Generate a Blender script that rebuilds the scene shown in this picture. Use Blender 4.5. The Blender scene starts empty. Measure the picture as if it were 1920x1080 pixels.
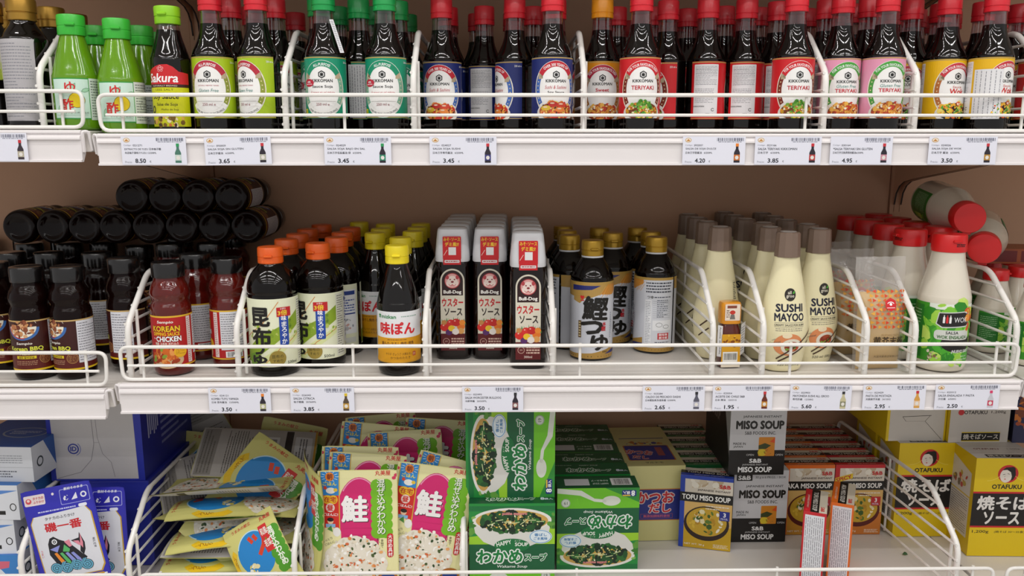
import bpy, bmesh, math, random
from mathutils import Vector, Matrix
random.seed(7)
scn = bpy.context.scene
col = scn.collection
PI = math.pi
# ---------------------------------------------------------------- camera
FPX, PITCH, YAW = 1545.0, math.radians(10.3), math.radians(0.85)
CAM = Vector((0.0, -1.08, 1.30))
cam = bpy.data.objects.new('camera', bpy.data.cameras.new('camera'))
col.objects.link(cam)
cam.location = CAM
cam.rotation_euler = (PI/2 - PITCH, 0, -YAW)
cam.data.sensor_width = 36.0
cam.data.lens = FPX/1920*36.0
cam.data.clip_start = 0.02
scn.camera = cam
# ---------------------------------------------------------------- view, world
scn.view_settings.view_transform = 'Standard'
scn.view_settings.look = 'None'
scn.view_settings.gamma = 1.0
scn.view_settings.use_curve_mapping = False
scn.view_settings.exposure = 0.0
wd = bpy.data.worlds.new('store_ambient'); scn.world = wd; wd.use_nodes = True
wd.node_tree.nodes['Background'].inputs[0].default_value = (0.99, 0.98, 0.98, 1)
wd.node_tree.nodes['Background'].inputs[1].default_value = 0.52
LAMP_POWER = 15.0          # emission of the ceiling LED chips

# ---------------------------------------------------------------- measuring helpers (metres; Y goes into the shelf, front edge at Y=0)
_F = Vector((math.sin(YAW)*math.cos(PITCH), math.cos(YAW)*math.cos(PITCH), -math.sin(PITCH)))
_R = Vector((math.cos(YAW), -math.sin(YAW), 0)); _U = _R.cross(_F)
def ray(x, y): return _F + _R*((x-960)/FPX) - _U*((y-540)/FPX)
def atY(x, y, Y):
    d = ray(x, y); return CAM + d*((Y-CAM.y)/d.y)
def atZ(x, y, Z):
    d = ray(x, y); return CAM + d*((Z-CAM.z)/d.z)
Z1, Z2, Z3 = 1.306, 0.9725, 0.638          # the three shelf surfaces in view
Z0 = 1.60
ZL1, ZL2 = Z1+0.0045, Z2-0.0075            # the left-hand bay hangs a notch off the middle one
XL, XR = -0.5255, 0.7245                   # ends of the middle shelf bay
BACK = 0.42                                # depth of the back panel

# ---------------------------------------------------------------- materials
_mats = {}
def lin(h):
    h = h.lstrip('#'); v = [int(h[i:i+2], 16)/255 for i in (0, 2, 4)]
    return [((c+0.055)/1.055)**2.4 if c > 0.04045 else c/12.92 for c in v] + [1.0]
def M(hexc, rough=0.45, metal=0.0, coat=0.0, alpha=1.0, noise=0.0, spec=0.5, trans=0.0, sss=0.0, scale=60.0, bump=0.0):
    key = (hexc, rough, metal, coat, alpha, noise, spec, trans, sss, scale, bump)
    if key in _mats: return _mats[key]
    m = bpy.data.materials.new('mat_'+hexc.lstrip('#')); m.use_nodes = True
    nt = m.node_tree; b = nt.nodes['Principled BSDF']
    c = lin(hexc)
    b.inputs['Base Color'].default_value = c
    b.inputs['Roughness'].default_value = rough
    b.inputs['Metallic'].default_value = metal
    b.inputs['Coat Weight'].default_value = coat
    b.inputs['Coat Roughness'].default_value = 0.08
    b.inputs['Alpha'].default_value = alpha
    b.inputs['Specular IOR Level'].default_value = spec
    b.inputs['Transmission Weight'].default_value = trans
    if sss:
        b.inputs['Subsurface Weight'].default_value = sss
        b.inputs['Subsurface Radius'].default_value = (0.01, 0.004, 0.003)
    if noise or bump:
        tc = nt.nodes.new('ShaderNodeTexCoord'); nz = nt.nodes.new('ShaderNodeTexNoise')
        nz.inputs['Scale'].default_value = scale; nz.inputs['Detail'].default_value = 5
        nt.links.new(tc.outputs['Object'], nz.inputs['Vector'])
        if noise:
            mx = nt.nodes.new('ShaderNodeMix'); mx.data_type = 'RGBA'
            mx.inputs[6].default_value = [max(0, x*(1-noise)) for x in c[:3]]+[1]
            mx.inputs[7].default_value = [min(1, x*(1+noise)) for x in c[:3]]+[1]
            nt.links.new(nz.outputs['Fac'], mx.inputs[0]); nt.links.new(mx.outputs[2], b.inputs['Base Color'])
        if bump:
            bp = nt.nodes.new('ShaderNodeBump'); bp.inputs['Strength'].default_value = bump; bp.inputs['Distance'].default_value = 0.002
            nt.links.new(nz.outputs['Fac'], bp.inputs['Height']); nt.links.new(bp.outputs['Normal'], b.inputs['Normal'])
    _mats[key] = m
    return m
def clear_glass(tint, base=0.06):
    m = bpy.data.materials.new('clear_glass'); m.use_nodes = True; nt = m.node_tree
    for n in list(nt.nodes):
        if n.type == 'BSDF_PRINCIPLED': nt.nodes.remove(n)
    out = nt.nodes['Material Output']; tr = nt.nodes.new('ShaderNodeBsdfTransparent'); gl = nt.nodes.new('ShaderNodeBsdfGlossy'); mx = nt.nodes.new('ShaderNodeMixShader'); lw = nt.nodes.new('ShaderNodeLayerWeight'); mr = nt.nodes.new('ShaderNodeMapRange')
    tr.inputs[0].default_value = lin(tint); gl.inputs['Roughness'].default_value = 0.05; lw.inputs['Blend'].default_value = 0.35
    mr.inputs['To Min'].default_value = base; mr.inputs['To Max'].default_value = 0.75
    nt.links.new(lw.outputs['Facing'], mr.inputs['Value']); nt.links.new(mr.outputs[0], mx.inputs[0]); nt.links.new(tr.outputs[0], mx.inputs[1]); nt.links.new(gl.outputs[0], mx.inputs[2]); nt.links.new(mx.outputs[0], out.inputs['Surface'])
    return m
CREAM = M('#e8e3e3', 0.35, noise=0.02, scale=25)
WIRE = M('#eeebe6', 0.32, coat=0.3)
WALLM = M('#cda284', 0.6, noise=0.05, scale=8)
DARK = M('#15100e', 0.6)

# ---------------------------------------------------------------- object helpers
def link(o, parent=None):
    col.objects.link(o); o.parent = parent; return o
def mesh_obj(name, me, parent=None): return link(bpy.data.objects.new(name, me), parent)
def tag(o, label=None, cat=None, group=None, kind=None):
    if label: o['label'] = label
    if cat: o['category'] = cat
    if group: o['group'] = group
    if kind: o['kind'] = kind
    return o
def empty(name, loc=(0, 0, 0), rz=0.0):
    o = bpy.data.objects.new(name, None); o.empty_display_size = 0.02
    o.location = loc; o.rotation_euler = (0, 0, rz); return link(o)
def finish(bm, name, mats, smooth=None):
    me = bpy.data.meshes.new(name)
    bm.normal_update(); bm.to_mesh(me); bm.free()
    for m in (mats if isinstance(mats, (list, tuple)) else [mats]): me.materials.append(m)
    if smooth is not None:
        me.shade_smooth(); me.set_sharp_from_angle(angle=math.radians(smooth))
    return me
def bm_box(bm, x0, x1, y0, y1, z0, z1, mi=0, bevel=0.0, seg=1):
    vs = [bm.verts.new(p) for p in ((x0,y0,z0),(x1,y0,z0),(x1,y1,z0),(x0,y1,z0),(x0,y0,z1),(x1,y0,z1),(x1,y1,z1),(x0,y1,z1))]
    fs = []
    for q in ((0,3,2,1),(4,5,6,7),(0,1,5,4),(1,2,6,5),(2,3,7,6),(3,0,4,7)):
        f = bm.faces.new([vs[i] for i in q]); f.material_index = mi; fs.append(f)
    if bevel:
        es = list({e for f in fs for e in f.edges})
        r = bmesh.ops.bevel(bm, geom=es, offset=bevel, segments=seg, affect='EDGES', profile=0.5)
        for f in r['faces']: f.material_index = mi
def box_mesh(name, x0, x1, y0, y1, z0, z1, mat, bevel=0.0, seg=1):
    bm = bmesh.new(); bm_box(bm, x0, x1, y0, y1, z0, z1, 0, bevel, seg)
    return finish(bm, name, mat, 35 if bevel else None)
def prism_x(name, prof, x0, x1, mat):          # profile in (y, z) run along x
    bm = bmesh.new()
    a = [bm.verts.new((x0, y, z)) for y, z in prof]; b = [bm.verts.new((x1, y, z)) for y, z in prof]
    n = len(prof)
    for i in range(n): bm.faces.new((a[i], b[i], b[(i+1) % n], a[(i+1) % n]))
    bm.faces.new(a[::-1]); bm.faces.new(b)
    bmesh.ops.recalc_face_normals(bm, faces=bm.faces)
    return finish(bm, name, mat)
def fillet(pts, rad, n=5, closed=False):
    P = [Vector(p) for p in pts]; out = []; N = len(P)
    for i in range(N):
        if not closed and i in (0, N-1): out.append(P[i]); continue
        a, b, c = P[i-1], P[i], P[(i+1) % N]
        d1, d2 = (a-b), (c-b); r = min(rad, d1.length*0.45, d2.length*0.45)
        s, e = b+d1.normalized()*r, b+d2.normalized()*r
        for k in range(n+1):
            t = k/n; out.append(s*(1-t)**2 + b*2*t*(1-t) + e*t*t)
    return out
def bm_tube(bm, pts, r, seg=8, closed=False, mi=0):
    P = [Vector(p) for p in pts]; N = len(P); rings = []; nrm = None
    for i in range(N):
        if closed: t = (P[(i+1) % N]-P[i-1]).normalized()
        else: t = (P[min(i+1, N-1)]-P[max(i-1, 0)]).normalized()
        if nrm is None:
            nrm = Vector((1, 0, 0)) if abs(t.x) < 0.9 else Vector((0, 0, 1))
        nrm = (nrm - t*nrm.dot(t)).normalized(); bi = t.cross(nrm)
        rr = r[i] if isinstance(r, (list, tuple)) else r
        rings.append([bm.verts.new(P[i]+(nrm*math.cos(2*PI*k/seg)+bi*math.sin(2*PI*k/seg))*rr) for k in range(seg)])
    for i in range(N if closed else N-1):
        a, b = rings[i], rings[(i+1) % N]
        for k in range(seg):
            f = bm.faces.new((a[k], a[(k+1) % seg], b[(k+1) % seg], b[k])); f.material_index = mi
    if not closed:
        bm.faces.new(rings[0][::-1]).material_index = mi; bm.faces.new(rings[-1]).material_index = mi
def tube_mesh(name, pts, r, mat, seg=8, closed=False):
    bm = bmesh.new(); bm_tube(bm, pts, r, seg, closed)
    return finish(bm, name, mat, 50)
def lathe(name, prof, mat, seg=36, smooth=40, cap_lo=True, cap_hi=True, sq=None):
    # prof: (r, z) in mm.  sq=(power, aspect_x, aspect_y) makes a rounded-square section
    bm = bmesh.new(); rings = []
    for r, z in prof:
        ring = []
        for k in range(seg):
            a = 2*PI*k/seg; cx, sx = math.sin(a), -math.cos(a)
            if sq:
                p = 2.0/sq[0]
                cx = math.copysign(abs(cx)**p, cx)*sq[1]; sx = math.copysign(abs(sx)**p, sx)*sq[2]
            ring.append(bm.verts.new((r*cx/1000, r*sx/1000, z/1000)))
        rings.append(ring)
    for a, b in zip(rings, rings[1:]):
        for k in range(seg): bm.faces.new((a[k], a[(k+1) % seg], b[(k+1) % seg], b[k]))
    if cap_lo: bm.faces.new(rings[0][::-1])
    if cap_hi: bm.faces.new(rings[-1])
    return finish(bm, name, mat, smooth)
def rad_at(prof, z):
    for (r0, z0), (r1, z1) in zip(prof, prof[1:]):
        if z0 <= z <= z1 and z1 > z0: return r0+(r1-r0)*(z-z0)/(z1-z0)
    return prof[-1][0] if z > prof[-1][1] else prof[0][0]
def smooth_prof(prof, n=4):
    out = []
    P = [prof[0]]+list(prof)+[prof[-1]]
    for i in range(1, len(P)-2):
        p0, p1, p2, p3 = P[i-1], P[i], P[i+1], P[i+2]
        for k in range(n):
            t = k/n
            out.append(tuple(0.5*((2*p1[j])+(-p0[j]+p2[j])*t+(2*p0[j]-5*p1[j]+4*p2[j]-p3[j])*t*t+(-p0[j]+3*p1[j]-3*p2[j]+p3[j])*t**3) for j in (0, 1)))
    out.append(tuple(prof[-1])); return out

# ---------------------------------------------------------------- print: flat shapes and lettering laid on a surface
_txt = {}
def text2d(s, bold=0.0):
    k = (s, bold)
    if k in _txt: return _txt[k]
    cu = bpy.data.curves.new('lettering', 'FONT'); cu.body = s; cu.resolution_u = 2; cu.offset = bold
    cu.fill_mode = 'FRONT'
    ob = bpy.data.objects.new('lettering', cu)
    me = ob.to_mesh()
    V = [(v.co.x, v.co.y) for v in me.vertices]; Fc = [tuple(p.vertices) for p in me.polygons]
    ob.to_mesh_clear(); bpy.data.objects.remove(ob); bpy.data.curves.remove(cu)
    if not V: V = [(0, 0), (.01, 0), (0, .01)]; Fc = [(0, 1, 2)]
    xs = [v[0] for v in V]; ys = [v[1] for v in V]
    _txt[k] = (V, Fc, (min(xs), max(xs), min(ys), max(ys)))
    return _txt[k]
class Cv:
    """a printed sheet: shapes in millimetres, each on a layer a hair above the last"""
    def __init__(s): s.it = []; s.L = 0; s.xf = None
    def add(s, V, F, c, L=None, dl=None, **mk):
        L = (s.L if L is None else L)+len(s.it)*.003        # every shape a hair above the one before
        s.it.append((V, F, M(c, **{**dict(rough=0.42), **mk}), [L+d for d in dl] if dl else [L]*len(V)))
    def rect(s, x0, y0, x1, y1, c, L=None, **k): s.add([(x0,y0),(x1,y0),(x1,y1),(x0,y1)], [(0,1,2,3)], c, L, **k)
    def rrect(s, x0, y0, x1, y1, r, c, L=None, n=4, **k):
        V = []
        for cx, cy, a0 in ((x1-r,y1-r,0),(x0+r,y1-r,90),(x0+r,y0+r,180),(x1-r,y0+r,270)):
            for i in range(n+1):
                a = math.radians(a0+90*i/n); V.append((cx+r*math.cos(a), cy+r*math.sin(a)))
        s.add(V, [tuple(range(len(V)))], c, L, **k)
    def ell(s, cx, cy, rx, ry, c, L=None, n=28, a0=0, a1=360, **k):
        V = [(cx+rx*math.cos(math.radians(a0+(a1-a0)*i/n)), cy+ry*math.sin(math.radians(a0+(a1-a0)*i/n))) for i in range(n if a1-a0 == 360 else n+1)]
        s.add(V, [tuple(range(len(V)))], c, L, **k)
    def arc(s, cx, cy, rx, ry, t, c, a0=0, a1=360, L=None, n=28, **k):
        V = []
        for i in range(n+1):
            a = math.radians(a0+(a1-a0)*i/n); V += [(cx+rx*math.cos(a), cy+ry*math.sin(a)), (cx+(rx-t)*math.cos(a), cy+(ry-t)*math.sin(a))]
        s.add(V, [(2*i, 2*i+2, 2*i+3, 2*i+1) for i in range(n)], c, L, **k)
    def poly(s, V, c, L=None, **k): s.add(list(V), [tuple(range(len(V)))], c, L, **k)
    def line(s, x0, y0, x1, y1, w, c, L=None, **k):
        d = math.hypot(x1-x0, y1-y0) or 1; nx, ny = -(y1-y0)/d*w/2, (x1-x0)/d*w/2
        s.add([(x0+nx,y0+ny),(x0-nx,y0-ny),(x1-nx,y1-ny),(x1+nx,y1+ny)], [(0,1,2,3)], c, L, **k)
    def path(s, P, w, c, L=None, **k):
        for a, b in zip(P, P[1:]): s.line(a[0], a[1], b[0], b[1], w, c, L, **k)
    def t(s, txt, x, y, h, c, w=None, b=0.0, sh=0.0, rot=0.0, ol=None, L=None, bend=None, fit=True, **k):
        V, F, (x0, x1, y0, y1) = text2d(txt, 0.0)
        sy = h/max(1e-6, (y1-y0)) if fit else h/0.73
        sx = (w/max(1e-6, (x1-x0))) if w else sy
        mx, my = (x0+x1)/2, ((y0+y1)/2 if fit else 0.36)
        ca, sa = math.cos(math.radians(rot)), math.sin(math.radians(rot))
        def tr(V):
            o = []
            for px, py in V:
                X, Y = (px-mx)*sx, (py-my)*sy; X += sh*Y
                if bend: X, Y = (abs(bend)+Y*(1 if bend > 0 else -1))*math.sin(X/abs(bend)), ((abs(bend)+Y*(1 if bend > 0 else -1))*math.cos(X/bend)-abs(bend))*(1 if bend > 0 else -1)
                o.append((x+X*ca-Y*sa, y+X*sa+Y*ca))
            return o
        L = s.L if L is None else L
        def heavy(rad, n):                     # heavier strokes: the same letters laid again a hair to each side
            VV, FF, DL = [], [], []
            for i in range(n):
                DL += [i*.1]*len(V)
                dx, dy = rad*math.cos(2*PI*i/n+.4), rad*math.sin(2*PI*i/n+.4)
                q = len(VV); VV += [(px+dx, py+dy) for px, py in V]; FF += [tuple(j+q for j in f) for f in F]
            return VV, FF, DL
        if ol:
            V2, F2, dl = heavy(b*.8+ol[1], 10); s.add(tr(V2), F2, ol[0], L, dl, **k); L += 1.3
        if b >= .015:
            V2, F2, dl = heavy(b*.75, 3 if b < .03 else 5); s.add(tr(V2), F2, c, L, dl, **k)
        else: s.add(tr(V), F, c, L, **k)
    def vt(s, txt, x, ytop, size, c, pitch=None, **k):
        for i, ch in enumerate(txt):
            s.t(ch, x, ytop-size/2-i*(pitch or size*1.12), size, c, w=(size if ch not in 'ーりし' else size*.5), **k)
    def small(s, x0, y0, x1, y1, c, rows, th=0.45, L=None, seed=1, fill=0.9, **k):   # lines of print too fine to read
        rnd = random.Random(seed); V = []; F = []
        for i in range(rows):
            y = y1-(y1-y0)*(i+0.5)/rows; x = x0; h = (y1-y0)/rows*th; end = x1-(x1-x0)*(0 if rnd.random() < .7 else rnd.random()*.5)
            while x < end-1:
                wl = min(rnd.uniform(1.2, 4.5), end-x); n = len(V)
                V += [(x,y-h/2),(x+wl,y-h/2),(x+wl,y+h/2),(x,y+h/2)]; F.append((n,n+1,n+2,n+3)); x += wl+rnd.uniform(.5, .9)/fill
        if V: s.add(V, F, c, L, **k)
    def bars(s, x0, y0, x1, y1, c='#141414', L=None, seed=3, **k):
        rnd = random.Random(seed); V = []; F = []; x = x0
        while x < x1:
            wl = rnd.choice((.35, .35, .7, 1.0))*(x1-x0)/26; n = len(V)
            V += [(x,y0),(min(x1,x+wl),y0),(min(x1,x+wl),y1),(x,y1)]; F.append((n,n+1,n+2,n+3)); x += wl+rnd.choice((.4, .6, .9))*(x1-x0)/26
        s.add(V, F, c, L, **k)
    def blobs(s, cx, cy, rx, ry, cols, n, r0, r1, L=None, seed=5, asp=0.6, bottom=None, **k):
        rnd = random.Random(seed)
        groups = {}
        for i in range(n):
            a, q = rnd.uniform(0, 2*PI), math.sqrt(rnd.random()); x, y = cx+rx*q*math.cos(a), cy+ry*q*math.sin(a)
            if bottom is not None and y < bottom: continue
            r = rnd.uniform(r0, r1); e = r*rnd.uniform(asp*.6, 1); ph = rnd.uniform(0, PI); c = rnd.choice(cols)
            V, F, DL = groups.setdefault((c, i*3//n), ([], [], []))
            b = len(V)
            for j in range(7):
                t = 2*PI*j/7; X, Y = r*math.cos(t), e*math.sin(t); V.append((x+X*math.cos(ph)-Y*math.sin(ph), y+X*math.sin(ph)+Y*math.cos(ph)))
            F.append(tuple(range(b, b+7))); DL += [(i % (n//3+1))/(n//3+1)*.9]*7
        for j, ((c, g), (V, F, DL)) in enumerate(sorted(groups.items(), key=lambda t: t[0][1])):
            s.add(V, F, c, (s.L if L is None else L)+g*1.0, DL, **k)
    def build(s, name, fn, ustep=3.0, vstep=None, eps=0.09, clip=None):
        mats = []; bmA = bmesh.new(); lay = bmA.verts.layers.float.new('L')
        for V, F, m, L in s.it:
            if m not in mats: mats.append(m)
            mi = mats.index(m)
            bv = []
            for (x, y), l in zip(V, L):
                v = bmA.verts.new((x, y, 0)); v[lay] = l; bv.append(v)
            for f in F:
                try: bmA.faces.new([bv[i] for i in f]).material_index = mi
                except ValueError: pass
        bmesh.ops.triangulate(bmA, faces=[f for f in bmA.faces if len(f.verts) > 4])
        def cut(axis, val, clear=0):
            bmesh.ops.bisect_plane(bmA, geom=bmA.verts[:]+bmA.edges[:]+bmA.faces[:], dist=1e-5, plane_co=(val if axis == 0 else 0, val if axis == 1 else 0, 0), plane_no=(1 if axis == 0 else 0, 1 if axis == 1 else 0, 0), clear_outer=clear == 1, clear_inner=clear == -1)
        if clip:
            cut(0, clip[0], -1); cut(1, clip[1], -1); cut(0, clip[2], 1); cut(1, clip[3], 1)
        if bmA.verts:
            for ax, st in ((0, ustep), (1, vstep)):
                if not st: continue
                lo = min(v.co[ax] for v in bmA.verts); hi = max(v.co[ax] for v in bmA.verts)
                q = math.floor(lo/st)+1
                while q*st < hi: cut(ax, q*st); q += 1
        for f in bmA.faces:
            if f.normal.z < 0: f.normal_flip()
        for v in bmA.verts: v.co = fn(v.co.x, v.co.y, eps*(1+v[lay]))
        return finish(bmA, name, mats)
def on_lathe(prof, z0=0.0, e0=0.0):          # u round the bottle (0 faces the aisle), v up
    def fn(u, v, e):
        r = rad_at(prof, v+z0); a = u/max(r, 6.0); r += e+e0
        return Vector((r*math.sin(a), -r*math.cos(a), v+z0))/1000
    return fn
def on_front(y=0.0, x=0.0, z=0.0): return lambda u, v, e: Vector((u+x, y-e, v+z))/1000
def on_top(zt): return lambda u, v, e: Vector((u, v, zt+e))/1000
def on_left(xl): return lambda u, v, e: Vector((xl-e, -u, v))/1000
def on_right(xr): return lambda u, v, e: Vector((xr+e, u, v))/1000

def proto(name, *parts): return (name, parts)   # part = (name, mesh) or (name, mesh, [(sub name, mesh)...]) 
def put(pr, loc, rz=0.0, label='', cat='', group=None, rx=0.0, ry=0.0, skip=(), name=None):
    e = empty(name or pr[0], loc, rz); e.rotation_euler = (rx, ry, rz)
    tag(e, label, cat, group)
    for p in pr[1]:
        if p[0] in skip: continue
        o = mesh_obj(p[0], p[1], e)
        for sname, sme in (p[2] if len(p) > 2 else ()): mesh_obj(sname, sme, o)
    return e
def lab(o, part, text):
    for c in o.children:
        if c.name.split('.')[0] == part: c['label'] = text
# ================================================================ the setting
tag(mesh_obj('floor', box_mesh('floor', -4, 4, -4, 1.0, -0.05, 0, M('#cfcac2', 0.35, noise=0.03, scale=3))), kind='structure')
tag(mesh_obj('ceiling', box_mesh('ceiling', -4, 4, -4, 1.0, 3.2, 3.25, M('#e6e4df', 0.8))), kind='structure')
wall = tag(mesh_obj('wall_back', box_mesh('wall_back', -4, 4, BACK+0.03, BACK+0.06, 0, 2.4, M('#2a2522', 0.7))), kind='structure')
bays = [(XL-1.25, XL), (XL, XR), (XR, XR+1.25)]
for b0, b1 in bays:                          # back panels between the slotted posts
    for k in range(7):
        z0 = -0.047+k*0.3335
        mesh_obj('back_panel', box_mesh('back_panel', b0+0.0135, b1-0.0135, BACK, BACK+0.014, max(.001, z0+0.0005), z0+0.333, WALLM, 0.001), wall)
def slot_post(x):
    e = empty('slotted_post', (x, BACK, 0)); bm = bmesh.new()
    bm_box(bm, -0.0125, -0.0055, -0.004, 0.026, 0.0, 2.4); bm_box(bm, 0.0055, 0.0125, -0.004, 0.026, 0.0, 2.4)
    bm_box(bm, -0.0045, 0.0045, -0.004, 0.026, 0, 2.4)
    z = 0.1
    while z < 2.35: bm_box(bm, -0.0056, -0.0044, -0.004, 0.02, z, z+0.018); bm_box(bm, 0.0044, 0.0056, -0.004, 0.02, z, z+0.018); z += 0.05
    mesh_obj('channel', finish(bm, 'channel', WALLM), e)
    mesh_obj('slot_back', box_mesh('slot_back', -0.011, 0.011, 0.022, 0.025, 0, 2.4, DARK), e)
    return e
for x, l in ((XL-1.25, None), (XL, 'beige slotted upright post behind the lying dark bottles'), (XR, 'beige slotted upright post behind the red-capped dressing bottles'), (XR+1.25, None)):
    if l: tag(slot_post(x), l, 'post')
# ---- shelves: board, front fascia with ticket channel, end brackets
def bracket_mesh():
    prof = [(BACK-0.004, -0.003), (0.06, -0.003), (0.06, -0.031), (0.155, -0.046), (0.3485, -0.075), (0.382, -0.0815), (0.398, -0.090), (0.409, -0.104), (0.4135, -0.125), (BACK-0.004, -0.125)]
    bm = bmesh.new(); a = [bm.verts.new((-0.0015, y, z)) for y, z in prof]; b = [bm.verts.new((0.0015, y, z)) for y, z in prof]; n = len(prof)
    for i in range(n): bm.faces.new((a[i], b[i], b[(i+1) % n], a[(i+1) % n])).material_index = 1
    bm.faces.new(a[::-1]); bm.faces.new(b); bmesh.ops.recalc_face_normals(bm, faces=bm.faces)
    return finish(bm, 'bracket', [WALLM, M('#2a1c18', 0.6)])
BRK = bracket_mesh()
def shelf(b0, b1, z, label):
    e = tag(empty('shelf', ((b0+b1)/2, 0, z)), label, 'shelf'); w = (b1-b0)/2
    mesh_obj('board', box_mesh('board', -w+0.003, w-0.003, 0.010, BACK-0.005, -0.028, -0.001, M('#d9d4ce', 0.4, noise=0.04, scale=12), 0.001), e)
    fw = w-0.0105
    f = mesh_obj('fascia', prism_x('fascia', [(0.010, 0), (0.002, 0), (-0.0005, -0.0022), (-0.0005, -0.004), (0.0015, -0.0048), (0.0015, -0.006), (-0.002, -0.0075), (-0.003, -0.010), (-0.003, -0.012), (0, -0.0125), (0, -0.0375), (-0.003, -0.038), (-0.003, -0.0405), (0.003, -0.0405), (0.010, -0.030)], -fw, fw, CREAM), e)
    for s in (-1, 1):
        mesh_obj('end_lug', tube_mesh('end_lug', fillet([(s*(w-0.0095), 0.004, -0.028), (s*(w-0.0095), 0.003, -0.002), (s*(w-0.003), 0.006, -0.002), (s*(w-0.003), 0.012, -0.026)], 0.003, 3), 0.0022, CREAM, 6), e)
        o = mesh_obj('bracket', BRK, e); o.location = (s*(w-0.006), 0, 0)
    return e
for z, n in ((Z0, 'top'), (Z1, 'a'), (Z2, 'b'), (Z3, 'c')):
    for (b0, b1), side in zip(bays, ('left', 'mid', 'right')):
        what = {'top': 'cream shelf overhead above the soy sauce bottles', 'a': 'cream metal shelf carrying the soy sauce bottles', 'b': 'cream metal shelf carrying the squeeze bottles and dressings', 'c': 'cream metal shelf carrying the soup boxes and pouches'}[n]
        what += {'left': ', bay at the left edge', 'mid': ', wide middle bay', 'right': ', bay at the right edge'}[side]
        shelf(b0, b1, z if side != 'left' else {'a': ZL1, 'b': ZL2}.get(n, z), what)
# ---- wire fences along the shelf fronts
def fence(b0, b1, z, label):
    e = tag(empty('wire_fence', ((b0+b1)/2, 0.012, z)), label, 'fence', 'wire fences along the shelf fronts'); w = (b1-b0)/2-0.0115
    mesh_obj('outer_frame', tube_mesh('outer_frame', fillet([(-w, 0, 0.0035), (-w-0.002, 0, 0.049), (w+0.002, 0, 0.049), (w, 0, 0.0035)], 0.012, 6, True), 0.0026, WIRE, 10, True), e)
    mesh_obj('middle_rail', tube_mesh('middle_rail', [(-w+0.008, -0.002, 0.0235), (w-0.008, -0.002, 0.0235)], 0.0020, WIRE, 8), e)
    for x in (-w+0.027, -w*0.49, 0.01, w*0.49, w-0.027):
        mesh_obj('upright', tube_mesh('upright', [(x, 0.003, 0.002), (x, 0.003, 0.0515)], 0.0021, WIRE, 8), e)
for z, n in ((Z1, 'the soy sauce shelf'), (Z2, 'the middle shelf'), (Z3, 'the lowest shelf')):
    for (b0, b1), side in zip(bays, ('left-hand bay', 'middle bay', 'right-hand bay')):
        fence(b0, b1, z if side != 'left-hand bay' else {Z1: ZL1, Z2: ZL2}.get(z, z), 'white wire fence along the front of %s, %s' % (n, side))
# ---- wire dividers standing between the product columns
def divider_parts():
    fr = fillet([(0, 0.0, 0.002), (0, 0.0, 0.076), (0, 0.078, 0.138), (0, 0.375, 0.138), (0, 0.375, 0.002)], 0.016, 5)
    parts = [('frame', tube_mesh('frame', fr, [0.0042 if p.y < 0.09 else 0.0032 for p in fr], WIRE, 10))]
    parts.append(('upright', tube_mesh('upright', [(0.004, 0.022, 0.002), (0.004, 0.022, 0.094)], 0.0024, WIRE, 8)))
    parts.append(('upright', tube_mesh('upright', [(0.004, 0.2, 0.002), (0.004, 0.2, 0.138)], 0.0022, WIRE, 8)))
    for z, y0 in ((0.012, 0), (0.034, 0), (0.056, 0), (0.078, 0.004), (0.099, 0.03), (0.119, 0.055)):
        parts.append(('wire', tube_mesh('wire', [(-0.003, y0-0.004, z), (-0.003, 0.375, z)], 0.0020, WIRE, 6)))
    return proto('wire_divider', *parts)
DIV = divider_parts()
def divider(px, py, z, label, yaw=0.0):
    p = atZ(px, py, z); p = atY(px, py, 0.024)
    put(DIV, (p.x, 0.024, z), yaw, label, 'divider', 'wire dividers between products')
for px, l in ((83, 'left of the lime-green citrus bottles'), (537, 'between the lime-label and teal-label soy bottles'), (777, 'between the teal-label and navy-label soy bottles'), (1094, 'beside the orange-capped soy bottle'), (1543, 'between the red-label and pink-label teriyaki bottles'), (1713, 'between the pink-label and yellow-label bottles'), (1955, 'at the right end of the soy sauce shelf')):
    divider(px, 236, ZL1 if px < 160 else Z1, 'white wire divider '+l)
for px, l in ((246, 'between the black-capped barbecue and red chicken sauces'), (448, 'between the chicken sauces and orange-capped bottles'), (799, 'between the yellow-capped and white-capped bottles'), (1036, 'between the white-capped and gold-capped bottles'), (1334, 'left of the small chilli oil bottle'), (1428, 'right of the small chilli oil bottle'), (1620, 'between the mayonnaise bottles and mustard bags'), (1710, 'between the mustard bags and salad dressing'), (1898, 'at the right end of the middle shelf')):
    divider(px, 697, Z2, 'white wire divider '+l)
for px, l in ((42, 'behind the blue fish pouch on the lowest shelf'), (243, 'left of the heaped seasoning pouches'), (553, 'between the heaped pouches and the pink pouches'), (868, 'between the pink pouches and green soup boxes'), (1792, 'in front of the yellow sauce cartons')):
    divider(px, 1078, Z3, 'white wire divider '+l, math.radians(4.2) if px > 1700 else 0.0)
# ---- ceiling lamps over the aisle: rows of small LED chips
def lamp(x, y, label):
    e = tag(empty('ceiling_lamp', (x, y, 2.75)), label, 'lamp', 'ceiling lamps')
    mesh_obj('housing', box_mesh('housing', -0.6, 0.6, -0.05, 0.05, 0.004, 0.05, M('#e8e8e8', 0.5), 0.004), e)
    bm = bmesh.new()
    for i in range(10):
        cx, q = -0.54+i*0.12, 0.017
        bm.faces.new([bm.verts.new(p) for p in ((cx-q, -q, 0.003), (cx-q, q, 0.003), (cx+q, q, 0.003), (cx+q, -q, 0.003))])
    me = finish(bm, 'led_chips', LED); o = mesh_obj('led_chips', me, e); o['kind'] = 'stuff'
    for s in (-0.5, 0.5): mesh_obj('hanger', tube_mesh('hanger', [(s, 0, 0.05), (s, 0, 0.45)], 0.003, M('#cccccc', 0.4), 6), e)
LED = bpy.data.materials.new('led_emission'); LED.use_nodes = True
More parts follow.
